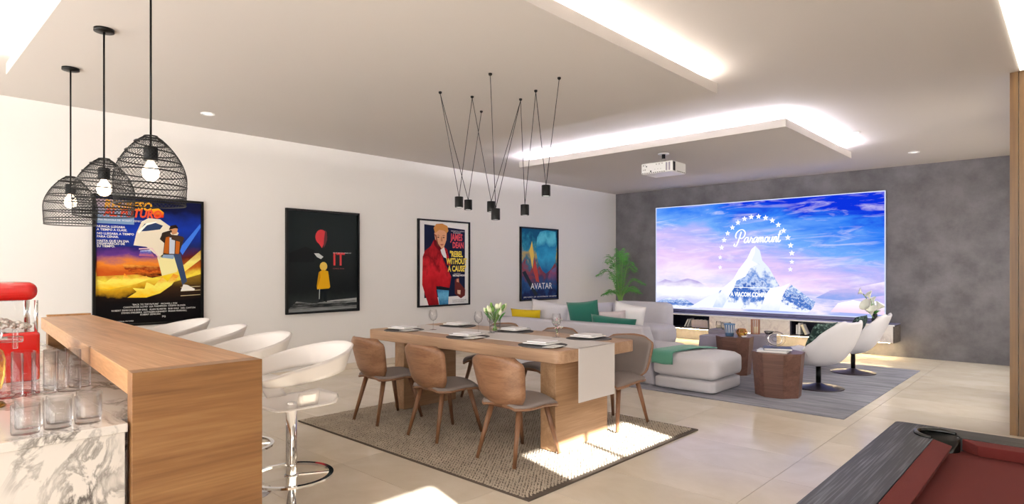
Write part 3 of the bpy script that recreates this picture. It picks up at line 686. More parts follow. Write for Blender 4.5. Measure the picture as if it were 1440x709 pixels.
# ------------------------------------------------------------ side tables
def octa(r0, r1, h, name, mat, lab, loc, rz=0, sides=8, cat='side table', grp='octagonal walnut side tables'):
    t = thing(name, lab, cat, loc, rz, grp)
    p0 = [(r0*math.cos(2*PI*(k+.5)/sides), r0*math.sin(2*PI*(k+.5)/sides)) for k in range(sides)]; p1 = [(x*r1/r0, y*r1/r0) for x, y in p0]
    for k in range(sides):
        a, b = p0[k], p0[(k+1) % sides]; c_, d = p1[k], p1[(k+1) % sides]; w = .92
        g = G(); g.add([(a[0], a[1], 0), (b[0], b[1], 0), (d[0], d[1], h-.012), (c_[0], c_[1], h-.012), (a[0]*w, a[1]*w, 0), (b[0]*w, b[1]*w, 0), (d[0]*w, d[1]*w, h-.012), (c_[0]*w, c_[1]*w, h-.012)],
              [(0, 1, 2, 3), (7, 6, 5, 4), (0, 4, 5, 1), (2, 6, 7, 3), (1, 5, 6, 2), (0, 3, 7, 4)])
        g.ob('side_panel', mat, t, bevel=.002)
    G().prism([(x*1.005, y*1.005) for x, y in p1], h-.0115, h).ob('tabletop', mat, t, bevel=.002)
    return t
octa(.24, .275, .48, 'side_table', 'stump', 'octagonal walnut side table with books, beside the ottoman', (5.06, 6.93, LZ), R(8))
octa(.20, .24, .50, 'side_table', 'stump', 'octagonal walnut side table with striped cup, behind the ottoman', (4.14, 7.95, LZ), R(4))
def pouf(w0, w1, h, loc, rz, lab):
    t = thing('grey_table', lab, 'side table', loc, rz, 'mauve-grey side tables')
    g = G(); g.add([(-w0, -w0, 0), (w0, -w0, 0), (w0, w0, 0), (-w0, w0, 0), (-w1, -w1, h-.02), (w1, -w1, h-.02), (w1, w1, h-.02), (-w1, w1, h-.02)],
          [(3, 2, 1, 0), (4, 5, 6, 7), (0, 1, 5, 4), (1, 2, 6, 5), (2, 3, 7, 6), (3, 0, 4, 7)]); g.ob('body', 'pouf', t, bevel=.01)
    G().box(-w1, -w1, h-.0195, w1, w1, h).ob('tabletop', 'pouf', t, bevel=.004)
pouf(.165, .135, .46, (3.72, 8.18, LZ), R(3), 'flared mauve-grey side table left of the striped cup')
pouf(.15, .175, .47, (3.50, 9.05, LZ), R(3), 'mauve-grey side table holding white candles')
pouf(.165, .165, .48, (4.24, 8.60, LZ), R(3), 'mauve-grey side table under the copper lantern')
# things on side tables
zt = .48+LZ+.0005
b = thing('white_book', 'white covered book under the navy one on the walnut table', 'book', (5.03, 6.87, zt), R(10)); G().box(-.15, -.10, .003, .15, .1, .017).ob('pages', 'paper', b); G().box(-.155, -.105, 0, .155, .105, .0028).ob('cover', 'white', b); G().box(-.155, -.105, .0172, .155, .105, .02).ob('cover', 'white', b)
b = thing('navy_book', 'navy covered book under the round glass ornament', 'book', (5.06, 6.91, zt+.0205), R(24)); G().box(-.14, -.10, .003, .14, .1, .022).ob('pages', 'paper', b); G().box(-.145, -.105, 0, .145, .105, .0028).ob('cover', 'navy', b); G().box(-.145, -.105, .0222, .145, .105, .025).ob('cover', 'navy', b)
o = thing('glass_ornament', 'round hollow glass ornament with mirrored rim on the navy book', 'ornament', (5.04, 6.90, zt+.0465), R(30))
G().grid(lambda u, v: ((.055+.035*math.cos(2*PI*v))*math.cos(2*PI*u)*1.2, .045*math.sin(2*PI*v), .088+(.055+.035*math.cos(2*PI*v))*math.sin(2*PI*u)), 32, 13, cu=True).ob('glass_ring', 'glass_thick', o, True)
G().tube([(.062*1.2*math.cos(a), .0, .088+.062*math.sin(a)) for a in [2*PI*k/30 for k in range(30)]], .006, 6, True).ob('mirror_band', 'chrome', o, True)
zt = .50+LZ+.0005
cu = thing('striped_cup', 'blue and white striped paper cup on the walnut side table', 'cup', (4.10, 7.88, zt))
G().lathe([(.001, 0), (.05, 0), (.072, .16), (.075, .165), (.07, .163), (.048, .006), (.001, .005)], 28, cap=False).ob('cup_body', 'cupblue', cu, True)
for k in range(14):
    a = 2*PI*k/14; G().grid(lambda u, v, a=a: ((.0512+.0215*(.3+.65*v))*math.cos(a+.13*u), (.0512+.0215*(.3+.65*v))*math.sin(a+.13*u), .16*(.3+.65*v)), 3, 4).ob('stripe', 'paper', cu)
t = thing('terrarium', 'copper framed geometric glass candle holder', 'candle holder', (4.235, 7.95, zt), R(20))
P = [(.045, 0), (.07, .055), (.045, .1)]
for k in range(6):
    a = 2*PI*k/6; G().tube([(r*math.cos(a), r*math.sin(a), z+.003) for r, z in P], .003, 4).ob('frame_rod', 'copper', t)
for r, z in P: G().tube([(r*math.cos(2*PI*k/6), r*math.sin(2*PI*k/6), z+.003) for k in range(6)], .003, 4, True).ob('frame_ring', 'copper', t)
G().lathe([(r*.98, z+.003) for r, z in P], 6, cap=False).ob('glass_wall', M['amber'], t)
G().lathe([(.001, .002), (.025, .002), (.025, .04), (.001, .042)], 14).ob('candle', 'cream', t, True)
t = thing('white_bowl', 'small white dish at the edge of the walnut side table', 'bowl', (4.31, 7.84, zt)); G().lathe([(.001, 0), (.02, 0), (.04, .022), (.037, .022), (.018, .004), (.001, .004)], 20, cap=False).ob('dish', 'ceramic', t, True)
zt = .48+LZ+.0005
t = thing('copper_lantern', 'tall copper lantern of slim rods on the grey table', 'lantern', (4.17, 8.58, zt))
for z in (0, .2): G().lathe([(.001, z), (.062, z), (.062, z+.006), (.001, z+.006)], 20).ob('disc', 'copper', t)
for k in range(12): a = 2*PI*k/12; G().tube([(.057*math.cos(a), .057*math.sin(a), .004), (.057*math.cos(a), .057*math.sin(a), .202)], .004, 5).ob('rod', 'copper', t)
G().lathe([(.001, .007), (.03, .007), (.03, .1), (.001, .1)], 14).ob('candle', 'cream', t, True)
t = thing('glass_dish', 'low dark glass dish right of the copper lantern', 'bowl', (4.32, 8.67, zt)); G().lathe([(.001, .0), (.04, 0), (.065, .04), (.06, .04), (.036, .008), (.001, .006)], 24, cap=False).ob('dish', glass('smoke_glass', '7a747c', .2), t, True)
zt = .47+LZ+.0005
for x, y, r, l in ((3.55, 9.03, .08, 'wide'), (3.40, 9.10, .045, 'small')):
    t = thing('glass_bowl', l+' clear glass bowl of cream candle wax on the rear grey table', 'bowl', (x, y, zt), 0, 'glass candle bowls'); G().lathe([(.001, 0), (r*.8, 0), (r, .05), (r*.85, .11), (r*.82, .11), (r*.96, .05), (r*.76, .005), (.001, .004)], 22, cap=False).ob('bowl_glass', 'glass_thick', t, True)
    G().lathe([(.001, .006), (r*.74, .006), (r*.92, .05), (.001, .055)], 18).ob('wax', 'cream', t, True)

# ------------------------------------------------------------ swivel lounge chairs
def lounge(lab):
    t = thing('swivel_chair', lab, 'armchair', group='white swivel lounge chairs')
    G().lathe([(.001, 0), (.27, 0), (.275, .006), (.26, .012), (.09, .035), (.035, .06), (.001, .062)], 36, cap=False).ob('disc_base', 'basepurple', t, True)
    G().lathe([(.028, .055), (.028, .25)], 16).ob('column', 'black', t, True)
    ctr = spline([(0, .47, .40), (0, .30, .355), (0, .08, .30), (0, -.12, .31), (0, -.25, .44), (0, -.34, .62), (0, -.41, .80)], 5); m = len(ctr)
    wid = [.26, .33, .375, .385, .37, .33, .23]; curl = [.01, .06, .14, .19, .18, .12, .02]
    def itp(A, s): s *= len(A)-1; i = min(int(s), len(A)-2); return A[i]+(A[i+1]-A[i])*(s-i)
    def fn(u, v):
        i = v*(m-1); i0 = min(int(i), m-2); p = ctr[i0].lerp(ctr[i0+1], i-i0); tg = (ctr[min(i0+2, m-1)]-ctr[max(i0-1, 0)]).normalized()
        nrm = Vector((0, -tg.z, tg.y)); nrm = -nrm if nrm.z < 0 and v < .5 else nrm
        if nrm.y < 0: nrm = -nrm if v > .55 else nrm
        nrm = Vector((0, -tg.z, tg.y))*-1
        if v < 1: pass
        a = u*2-1; w = itp(wid, v); e = 1
        if v > .8: w *= math.sqrt(max(.05, 1-((v-.8)/.2)**3*.65))
        if v < .06: w *= math.sqrt(max(.05, 1-((.06-v)/.06)**2*.6))
        q = p+nrm*(itp(curl, v)*abs(a)**2.4)
        return (w*math.sin(a*PI/2)*.75+w*a*.25, q.y, q.z)
    G().grid(fn, 19, 36).ob('shell', 'lounge', t, True, solid=.035, off=1, sub=1)
    def pad(u, v):
        x, y, z = fn(.16+.68*u, .06+.88*v); return (x, y+.02*(v), z+.03)
    G().grid(pad, 11, 26).ob('seat_pad', 'lounge', t, True, solid=.03, off=0)
    return t
ch = lounge('white swivel lounge chair nearer the camera, behind the walnut side table'); ch.location = (5.26, 7.67, LZ); ch.rotation_euler = (0, 0, R(74))
dup(ch, (5.27, 9.12, LZ), R(90), 'white swivel lounge chair farther back, near the lilies')
def lp(c, rz, lab):
    a = Matrix.Rotation(rz, 3, 'Z') @ Vector((-.03, .02, 0)); pillow('leaf_cushion', .42, .36, .12, (c[0]+a.x, c[1]+a.y, .455), rz, R(24), 'leafpillow', lab)
lp((5.26, 7.67), R(74), 'dark green leaf print cushion in the nearer lounge chair'); lp((5.27, 9.12), R(90), 'dark green leaf print cushion in the farther lounge chair')

# ------------------------------------------------------------ media console
mc = thing('media_console', 'floating white marble media console with dark niches on grey wall', 'console', (0, 0, 0))
X0, X1, Y0, Y1, A, B = 1.1, 5.40, 10.95, YB-.005, .25, .535
G().box(X0, Y0+.02, B-.012, X1, Y1, B).ob('top', 'slate', mc); G().box(X0, Y0, B-.024, X1, Y0+.0195, B).ob('front_edge', 'white', mc)
G().box(X0, Y0+.02, A, X1-.02, Y1, A+.02).ob('bottom', 'darkstone', mc); G().box(X0, Y1-.03, A+.0205, X1-.02, Y1, B-.0125).ob('back', 'niche', mc)
G().box(X1-.019, Y0, A, X1, Y1, B-.025).ob('end_panel', 'darkstone', mc)
for x in (1.55, 2.37, 3.85, 4.97): G().box(x-.01, Y0+.02, A+.0205, x+.01, Y1-.031, B-.0125).ob('divider', 'niche', mc)
for a, b_ in ((X0, 1.54), (2.38, 3.10), (3.105, 3.84), (4.98, X1-.02)): G().box(a, Y0, A, b_, Y0+.0195, B-.025).ob('door', 'marble2', mc, bevel=.002)
for a, b_ in ((1.56, 2.36), (3.86, 4.96)): G().box(a, Y0+.02, A+.0205, b_, Y1-.035, A+.03).ob('shelf', 'niche', mc)
G().box(X0+.1, Y0+.12, A-.014, X1-.08, Y0+.15, A-.0005).ob('led_strip', 'ledwarm', mc)
def bk(x, w, h, lean, mat, lab, grp):
    o = thing('book', lab, 'book', (x, Y0+.05, A+.0308), 0, grp); o.rotation_euler = (0, R(lean), 0)
    G().box(0, 0, 0, w, .16, h).ob('pages', 'paper', o); G().box(-.002, -.003, 0, w+.002, -.0005, h).ob('spine', mat, o)
rn = random.Random(21)
bk(3.93, .022, .165, 0, 'white', 'first white book standing at the left of the right niche', 'niche books')
bk(3.965, .03, .195, 0, 'white', 'taller white book in the right niche', 'niche books'); bk(4.075, .035, .18, -24, 'cream', 'cream book leaning left in the right niche', 'niche books')
bk(4.50, .02, .19, 22, 'white', 'white book leaning right at the far end of the right niche', 'niche books'); bk(4.60, .03, .19, 0, 'white', 'white book upright behind the lounge chair', 'niche books')
bk(1.84, .016, .17, 26, 'white', 'thin white sleeve leaning at the left of record row', 'left niche sleeves'); bk(1.90, .016, .17, 20, 'white', 'second thin white sleeve leaning beside the record row', 'left niche sleeves')
for k in range(13): bk(2.0+.026*k, .016, .14+.004*(k % 3), 0, 'pinkfab', 'thin pale record sleeve in the row of the left niche', 'upright sleeves in the left niche')

# ------------------------------------------------------------ lily vase and palm
v = thing('lily_vase', 'white calla lilies in a dark vase on the right end of the console', 'flowers', (5.10, 11.12, B+.0005))
G().lathe([(.001, 0), (.04, 0), (.055, .06), (.03, .13), (.035, .15)], 18).ob('vase', 'dark', v, True)
rn = random.Random(4)
for k, (dx, dy, h, s) in enumerate(((-.16, -.05, .47, .8), (-.06, -.06, .40, .95), (-.02, 0, .33, .8), (.03, -.03, .22, 1.3), (-.10, -.06, .20, 1.5), (-.03, -.1, .14, 1.2))):
    G().tube([tuple(q) for q in spline([(0, 0, .1), (dx*.3, dy*.3, h*.6), (dx, dy, h)], 5)], .008, 6).ob('stem', 'stem', v, True)
    f = G(); f.grid(lambda u, w, s=s: ((.008+.055*w**1.5)*s*math.cos(2*PI*u), (.008+.055*w**1.5)*s*math.sin(2*PI*u), .1*s*w+.03*s*w*w*math.cos(2*PI*u)), 16, 7, cu=True)
    q = f.ob('lily', 'lily', v, True, loc=(dx, dy, h-.01)); q.rotation_euler = (rn.uniform(-.2, .7), dx*5, rn.uniform(0, 3))
for k in range(5):
    a = 2*PI*k/5; G().grid(lambda u, w, a=a: ((.17*u)*math.cos(a)-(w-.5)*.06*math.sin(PI*u)*math.sin(a), (.17*u)*math.sin(a)*.6+(w-.5)*.06*math.sin(PI*u)*math.cos(a), .13+.22*u-.16*u*u), 9, 3).ob('leaf', 'leaf', v, True)
pl = thing('palm_plant', 'potted areca palm in the corner by the grey wall', 'plant', (.62, 10.62, 0))
G().lathe([(.001, 0), (.15, 0), (.2, .38), (.185, .38), (.18, .34), (.001, .34)], 24, cap=False).ob('pot', 'white', pl, True)
G().lathe([(.001, .33), (.18, .33)], 20, cap=False).ob('soil', 'dark', pl)
rn = random.Random(9)
fr = [(-95, .72, 1.30, .9), (-60, .42, 1.66, .8), (-120, .5, 1.62, .9), (50, .50, 1.44, .85), (25, .62, 1.18, .9), (-80, .30, 1.74, .75), (-150, .6, 1.36, .9), (10, .4, 1.5, .8), (-40, .7, 1.05, .8), (-110, .66, .98, .8), (80, .35, 1.6, .8), (150, .35, 1.5, .7), (45, .60, .98, .8), (-170, .45, .95, .8)]
for a, rd, zt, s in fr:
    a = R(a+20); dx, dy = math.cos(a), math.sin(a); sd = Vector((-dy, dx, 0)); rd *= .8
    pts = spline([(0, 0, .34), (dx*.04, dy*.04, .8), (dx*rd*.45, dy*rd*.45, zt-.02), (dx*rd, dy*rd, zt-.10*s)], 7)
    f = G().tube([tuple(p) for p in pts], [.012-.009*i/(len(pts)-1) for i in range(len(pts))], 5).ob('frond', 'stem', pl, True)
    g = G(); n = 26
    for k in range(n):
        s_ = .42+.58*k/(n-1); ii = s_*(len(pts)-1); i0 = min(int(ii), len(pts)-2); p = pts[i0].lerp(pts[i0+1], ii-i0); tg = (pts[i0+1]-pts[i0]).normalized()
        L = .24*s*math.sin(PI*(.18+.72*k/(n-1))); w = .009
        for sg in (-1, 1):
            d = (sd*sg*.8+tg*.7+Vector((0, 0, rn.uniform(-.05, .25)))).normalized(); mid = p+d*L*.5; tip = p+d*L+Vector((0, 0, -.05*L/.2)); wv = tg*w
            g.add([p-wv*.3, p+wv*.3, mid+wv+Vector((0, 0, .01)), mid-wv+Vector((0, 0, .01)), tip], [(0, 1, 2, 3), (3, 2, 4)])
    lf = g.ob('leaflets', 'leaf', f)
    lf['kind'] = 'stuff'

# ------------------------------------------------------------ projection screen
SX0, SX1, SZ0, SZ1 = 1.02, 5.20, .60, 2.685; SW, SH = SX1-SX0, SZ1-SZ0
sc = thing('projection_screen', 'huge lit screen with a starry snowy mountain film logo', 'screen', ((SX0+SX1)/2, YB, (SZ0+SZ1)/2)); sc.rotation_euler = (R(90), 0, 0)
E_ = .76
G().box(-SW/2, -SH/2, .003, SW/2, SH/2, .045).ob('casing', 'slate', sc)
fr_ = G(); w = .015
for a in ((-SW/2, -SH/2, SW/2, -SH/2+w), (-SW/2, SH/2-w, SW/2, SH/2), (-SW/2, -SH/2, -SW/2+w, SH/2), (SW/2-w, -SH/2, SW/2, SH/2)): fr_.box(a[0], a[1], .045, a[2], a[3], .054)
fr_.ob('frame', emis('frame_glow', 'dfe6ff', .7), sc)
G().box(-SW/2, -SH/2-.055, .003, SW/2, -SH/2-.0005, .07).ob('lower_bar', 'slate', sc)  # dark strip standing in for the shaded wall gap above the console
def sky_mat():
    m, nt, b = newmat('film_sky'); nt.nodes.remove(b); tc = N(nt, 'ShaderNodeTexCoord'); sp = N(nt, 'ShaderNodeSeparateXYZ'); nt.links.new(tc.outputs['Generated'], sp.inputs[0])
    # position value: height plus rightwards tilt -> deeper blue at upper right
    mp = N(nt, 'ShaderNodeMapping'); mp.inputs['Scale'].default_value = (2.2, 4.5, 1); mp.inputs['Rotation'].default_value = (0, 0, -.12); nt.links.new(tc.outputs['Generated'], mp.inputs[0])
    n = N(nt, 'ShaderNodeTexNoise', Scale=1.6, Detail=8., Roughness=.6, Distortion=.5); nt.links.new(mp.outputs[0], n.inputs['Vector'])
    def math_(op, a, b_):
        k = N(nt, 'ShaderNodeMath', operation=op)
        for i, x in enumerate((a, b_)):
            if isinstance(x, (int, float)): k.inputs[i].default_value = x
            else: nt.links.new(x, k.inputs[i])
        return k.outputs[0]
    h = math_('ADD', math_('MULTIPLY', sp.outputs['X'], .34), math_('MULTIPLY', sp.outputs['Y'], .82))
    h = math_('ADD', h, math_('MULTIPLY', math_('SUBTRACT', n.outputs['Fac'], .5), .55))
    r = ramp(nt, [(.10, 'ece8fb'), (.32, 'f3e4f6'), (.48, 'e3c6f0'), (.62, 'b6b2f0'), (.76, '6fa6f0'), (.9, '2f78ea'), (1.0, '0a30d4')]); nt.links.new(h, r.inputs[0])
    # low blue bank right, pink clouds
    n2 = N(nt, 'ShaderNodeTexNoise', Scale=2.6, Detail=9., Roughness=.6); mp2 = N(nt, 'ShaderNodeMapping'); mp2.inputs['Scale'].default_value = (1.8, 3.2, 1); mp2.inputs['Location'].default_value = (3, 1, 0); nt.links.new(tc.outputs['Generated'], mp2.inputs[0]); nt.links.new(mp2.outputs[0], n2.inputs['Vector'])
    lowr = math_('MULTIPLY', math_('SMOOTH_MIN', math_('SUBTRACT', .42, sp.outputs['Y']), .3), 3.2)
    k = N(nt, 'ShaderNodeMath', operation='MULTIPLY'); k.use_clamp = True; rr = ramp(nt, [(.42, (0, 0, 0, 1)), (.58, (1, 1, 1, 1))]); nt.links.new(n2.outputs['Fac'], rr.inputs[0]); nt.links.new(rr.outputs[0], k.inputs[0]); nt.links.new(lowr, k.inputs[1])
    mx = N(nt, 'ShaderNodeMix', data_type='RGBA'); nt.links.new(k.outputs[0], mx.inputs[0]); nt.links.new(r.outputs[0], mx.inputs[6]); mx.inputs[7].default_value = hx('8fa6e8')
    n3 = N(nt, 'ShaderNodeTexNoise', Scale=3.2, Detail=10., Roughness=.62, Distortion=1.2); mp3 = N(nt, 'ShaderNodeMapping'); mp3.inputs['Scale'].default_value = (1.4, 4.2, 1); mp3.inputs['Location'].default_value = (7, 2, 0); mp3.inputs['Rotation'].default_value = (0, 0, .15); nt.links.new(tc.outputs['Generated'], mp3.inputs[0]); nt.links.new(mp3.outputs[0], n3.inputs['Vector'])
    r3 = ramp(nt, [(.52, (0, 0, 0, 1)), (.75, (.6, .6, .6, 1))]); nt.links.new(n3.outputs['Fac'], r3.inputs[0]); mx3 = N(nt, 'ShaderNodeMix', data_type='RGBA'); nt.links.new(r3.outputs[0], mx3.inputs[0]); nt.links.new(mx.outputs[2], mx3.inputs[6]); mx3.inputs[7].default_value = hx('fbeffa'); mx = mx3
    e = N(nt, 'ShaderNodeEmission'); e.inputs[1].default_value = E_; nt.links.new(mx.outputs[2], e.inputs[0]); nt.links.new(e.outputs[0], nt.nodes['Material Output'].inputs[0]); return m
G().box(-SW/2+w, -SH/2+w, .0455, SW/2-w, SH/2-w, .05).ob('picture', sky_mat(), sc)
def uv(px, py):   # crop measurements (1078x709 crop of 900..1280,250..500) -> screen local coordinates
    x = 900+px*.3525; y = 250+py*.3525; k = (x-720)/F_; D = (YB-.05)/(fw.y+k*rt.y); X = 7.5+D*(fw.x+k*rt.x); Z = 1.4-(y-379)*D/F_
    return (X-(SX0+SX1)/2, Z-(SZ0+SZ1)/2)
def clampb(p): return (max(-SW/2+w, min(SW/2-w, p[0])), max(-SH/2+w, min(SH/2-w, p[1])))
def mtn(name, st, zz, pts, wp=.25, sc_=5, sx=(1, 1, 1), ang=0): return flat(name, [clampb(uv(*p)) for p in pts], artmat(name, st, warp=wp, scale=sc_, emit=E_, sx=sx, angle=ang), sc, zz)
snow = [(.3, '6f8fd0'), (.45, 'b9cdf0'), (.55, 'f4f6ff'), (.75, 'ffffff')]
rock = [(.2, 'eef2fd'), (.34, '5a82cc'), (.46, '2f5cb0'), (.56, 'c9d8f6'), (.66, '5f88d0'), (.82, 'e2eafa')]
mtn('far_peaks', rock, .0505, [(66, 515), (66, 495), (90, 485), (120, 478), (135, 490), (165, 478), (190, 490), (215, 505), (240, 520)], .5, 12)
mtn('cloud_bank', [(.2, 'c9ccf4'), (.5, 'ffffff'), (.7, 'f4effb'), (.95, 'b7a9dc')], .0504, [(66, 500), (66, 420), (100, 405), (140, 415), (190, 402), (230, 412), (280, 440), (330, 425), (370, 470), (370, 520)], .2, 6)
mtn('pink_cloud', [(.1, 'f2d3ea'), (.6, 'fdf0f8'), (.9, 'ffffff')], .0506, [(760, 535), (790, 500), (850, 488), (900, 498), (945, 492), (975, 505), (975, 548), (850, 540)], .2, 5)
mtn('cloud_band', [(.1, '8ea4e6'), (.6, 'c7b8ea'), (.9, 'efe2f6')], .05055, [(700, 480), (760, 450), (850, 440), (975, 415), (975, 470), (900, 480), (800, 490)], .35, 5)
mtn('side_peak', rock, .0511, [(555, 532), (562, 490), (580, 450), (604, 427), (630, 445), (660, 470), (700, 495), (690, 520), (670, 538)], .6, 9, (1, 1, 1), .5)
mtn('main_peak', rock, .0512, [(200, 515), (260, 480), (330, 445), (380, 405), (400, 360), (430, 320), (445, 285), (460, 272), (478, 290), (488, 330), (515, 360), (535, 395), (556, 432), (520, 445), (510, 480), (508, 526), (300, 520)], .6, 9, (1, .6, 1), .6)
mtn('snow_face', [(.0, 'c8d6f5'), (.25, 'f6f8ff'), (.5, 'ffffff'), (1, 'ffffff')], .0516, [(330, 440), (372, 405), (395, 365), (428, 322), (445, 285), (460, 272), (458, 300), (445, 330), (470, 345), (440, 360), (420, 395), (385, 410), (375, 440), (350, 480), (330, 518), (290, 517), (310, 475)], .25, 6)
mtn('snow_slope', [(.0, 'dbe4fa'), (.4, 'ffffff'), (1, 'f4f2ff')], .0515, [(480, 528), (500, 470), (520, 440), (560, 436), (600, 420), (575, 455), (560, 500), (555, 532)], .2, 5)
WL = emis('film_white', 'ffffff', .85)
stars = [(320, 358), (320, 318), (326, 279), (336, 249), (350, 222), (369, 199), (391, 179), (417, 164), (444, 157), (473, 155), (501, 160), (528, 171), (552, 188), (573, 211), (590, 239), (601, 270), (606, 301), (606, 336), (600, 366)]
for k, (px, py) in enumerate(stars):
    cx, cy = uv(px, py); rr = .055 if 1 < k < 17 else .045; pts = [(cx+(rr if j % 2 == 0 else rr*.42)*math.sin(PI*j/5), cy+(rr if j % 2 == 0 else rr*.42)*math.cos(PI*j/5)) for j in range(10)]
    flat('star', pts, WL, sc, .0520)
# handwritten film title, drawn as pen strokes (word units: letter height 1)
strokes = [
 [(-.1, .55), (-.28, .75), (-.2, 1.15), (.2, 1.45), (.75, 1.5), (1.15, 1.2), (1.1, .75), (.7, .5), (.45, .62)],
 [(.55, 1.3), (.4, .7), (.2, .1), (-.05, -.35), (-.35, -.3), (-.3, -.05)],
 [(1.75, .55), (1.5, .62), (1.25, .4), (1.2, .12), (1.4, .0), (1.65, .2), (1.8, .6), (1.75, .2), (1.9, .02), (2.05, .2), (2.25, .65), (2.2, .5), (2.45, .45), (2.5, .3), (2.42, .08), (2.6, .02), (2.75, .2)],
 [(3.15, .55), (2.95, .62), (2.7, .4), (2.68, .12), (2.85, .0), (3.05, .2), (3.2, .6), (3.15, .2), (3.28, .02), (3.4, .2)],
 [(3.45, .6), (3.38, .0)], [(3.4, .2), (3.6, .58), (3.75, .5), (3.7, .0)], [(3.7, .2), (3.92, .58), (4.07, .5), (4.02, .1), (4.15, .02), (4.3, .2)],
 [(4.65, .6), (4.42, .5), (4.35, .15), (4.55, .0), (4.78, .2), (4.8, .5), (4.65, .6), (4.75, .5), (4.95, .5)],
 [(5.05, .6), (4.98, .2), (5.12, .0), (5.35, .2), (5.48, .6), (5.42, .15), (5.55, .02), (5.68, .2)],
 [(5.75, .6), (5.68, .0)], [(5.7, .2), (5.92, .58), (6.08, .5), (6.02, .1), (6.15, .02), (6.32, .3)],
 [(6.5, 1.25), (6.35, .5), (6.35, .1), (6.5, .0), (6.7, .2)], [(6.2, .8), (6.75, .85)]]
g = G(); p0 = uv(388, 262); p1 = uv(560, 262)
for s in strokes: ribbon(g, [(p0[0]+(p1[0]-p0[0])*(q[0]-0.1)/6.6+q[1]*.02, p0[1]+.005+.165*q[1]) for q in spline([(a, b_, 0) for a, b_ in s], 6)], .0125, .0522)
g.ob('title_script', WL, sc)
p = uv(362, 468); p2 = uv(533, 470); text('title_text', 'A VIACOM COMPANY', .115, WL, sc, p[0], p[1]-.02, .0522, sx=1, bold=.004).scale = ((p2[0]-p[0])/1.15, 1, 1)
a = uv(375, 437); b_ = uv(535, 440); g = G(); g.box(a[0], a[1]-.006, .0521, b_[0], a[1]+.004, .0523); g.ob('title_line', WL, sc)

# ------------------------------------------------------------ projector
pj = thing('projector', 'white ceiling projector hanging from the far dropped panel', 'projector', (3.62, 6.99, 2.88))
G().lathe([(.001, 0), (.07, 0), (.07, -.012), (.001, -.014)], 20).ob('ceiling_plate', 'white', pj)
G().lathe([(.022, -.013), (.022, -.075)], 14).ob('mount_neck', 'black', pj); G().lathe([(.027, -.07), (.027, -.13)], 14).ob('mount_pipe', 'chrome', pj)
G().box(-.22, -.18, -.27, .22, .18, -.131).ob('body', 'white', pj, bevel=.018, seg=3)
G().box(.2205, -.165, -.255, .223, -.11, -.145).ob('side_grille', 'dark', pj)
for k in range(7): G().box(.2205, -.06+.03*k, -.26, .2225, -.045+.03*k, -.25).ob('vent', 'dark', pj)
for k in range(11): G().box(-.2+.03*k, -.183, -.262, -.184+.03*k, -.1805, -.254).ob('vent', 'dark', pj)
for x, z, r in ((-.185, -.16, .008), (-.16, -.16, .005), (-.14, -.175, .009), (-.185, -.215, .006), (-.16, -.215, .007), (-.08, -.24, .012), (.0, -.16, .006), (.04, -.16, .007), (.08, -.155, .006), (-.02, -.22, .004), (.02, -.22, .004), (.06, -.22, .004)):
    G().lathe([(.001, 0), (r, 0)], 10, cap=False).ob('port', 'dark', pj, loc=(x, -.1815, z), rot=(R(90), 0, 0))
for k in range(2): G().box(.13+.04*k, -.184, -.25, .15+.04*k, -.1805, -.15).ob('port_cover', 'pouf', pj)
G().lathe([(.001, 0), (.05, 0), (.05, .03), (.04, .03), (.03, .01), (.001, .01)], 20, cap=False).ob('lens', 'dark', pj, loc=(.08, .18, -.2), rot=(R(-90), 0, 0))

# ------------------------------------------------------------ posters
def poster(lab, yc, W_, H_, zc=1.51, bgm='paper', fw_=.025):
    t = thing('framed_poster', lab, 'poster', (0, yc, zc), 0, 'framed film posters on the left wall'); t.rotation_euler = (R(90), 0, R(90))
    a, b = W_/2, H_/2
    for q in ((-a, -b, a, -b+fw_), (-a, b-fw_, a, b), (-a, -b+fw_, -a+fw_, b-fw_), (a-fw_, -b+fw_, a, b-fw_)): G().box(q[0], q[1], .001, q[2], q[3], .04).ob('frame_bar', 'black', t)
    G().box(-a+fw_, -b+fw_, .001, a-fw_, b-fw_, .018).ob('print', bgm, t)
    return t
def ell(cx, cy, rx, ry, n=24, a0=0, a1=360): return [(cx+rx*math.cos(R(a0+(a1-a0)*k/(n-1 if a1-a0 < 360 else n))), cy+ry*math.sin(R(a0+(a1-a0)*k/(n-1 if a1-a0 < 360 else n)))) for k in range(n)]
# mapping helpers from crop pixels
def mapper(x0, x1, y0, y1, W_, H_): return lambda px, py: ((px-x0)/(x1-x0)*W_-W_/2, H_/2-(py-y0)/(y1-y0)*H_)
# 1: time travel film poster
W1, H1 = 1.09, 1.40
t = poster('large poster with fiery road, cream arch and night sky, behind the pendants', 2.18, W1, H1, 1.49,
           artmat('poster_fire', [(.17, '0c0a0c'), (.24, '1a0f0c'), (.30, 'd8a21c'), (.36, 'f6e04a'), (.43, 'c2621c'), (.52, '5c1c18'), (.6, '1c2a66'), (.75, '1436a8'), (.9, '10153c')], warp=.1, scale=4, sx=(1, 1.6, 1), angle=-.06))
f = mapper(40, 606, 40, 690, W1, H1); pm = lambda *c_: plain('ink_'+c_[0], c_[0], .4, spec=.12)
def art(name, pts, col, z): return flat(name, [f(*p) for p in pts], col if not isinstance(col, str) else pm(col), t, z)
art('ink_shape', [(54, 60), (238, 60), (238, 182), (54, 182)], artmat('reflect_patch', [(.2, '7c9cc0'), (.8, 'b9a5b4')], warp=.2), .0186)  # reflection over the print, painted as a pale patch
art('ink_shape', [(60, 300), (250, 290), (330, 292), (378, 370), (380, 440), (300, 430), (60, 440)], artmat('car_glow', [(.1, 'c8581c'), (.4, 'e88a2c'), (.7, '6a3a8a'), (1, '18206c')], warp=.3), .0187)
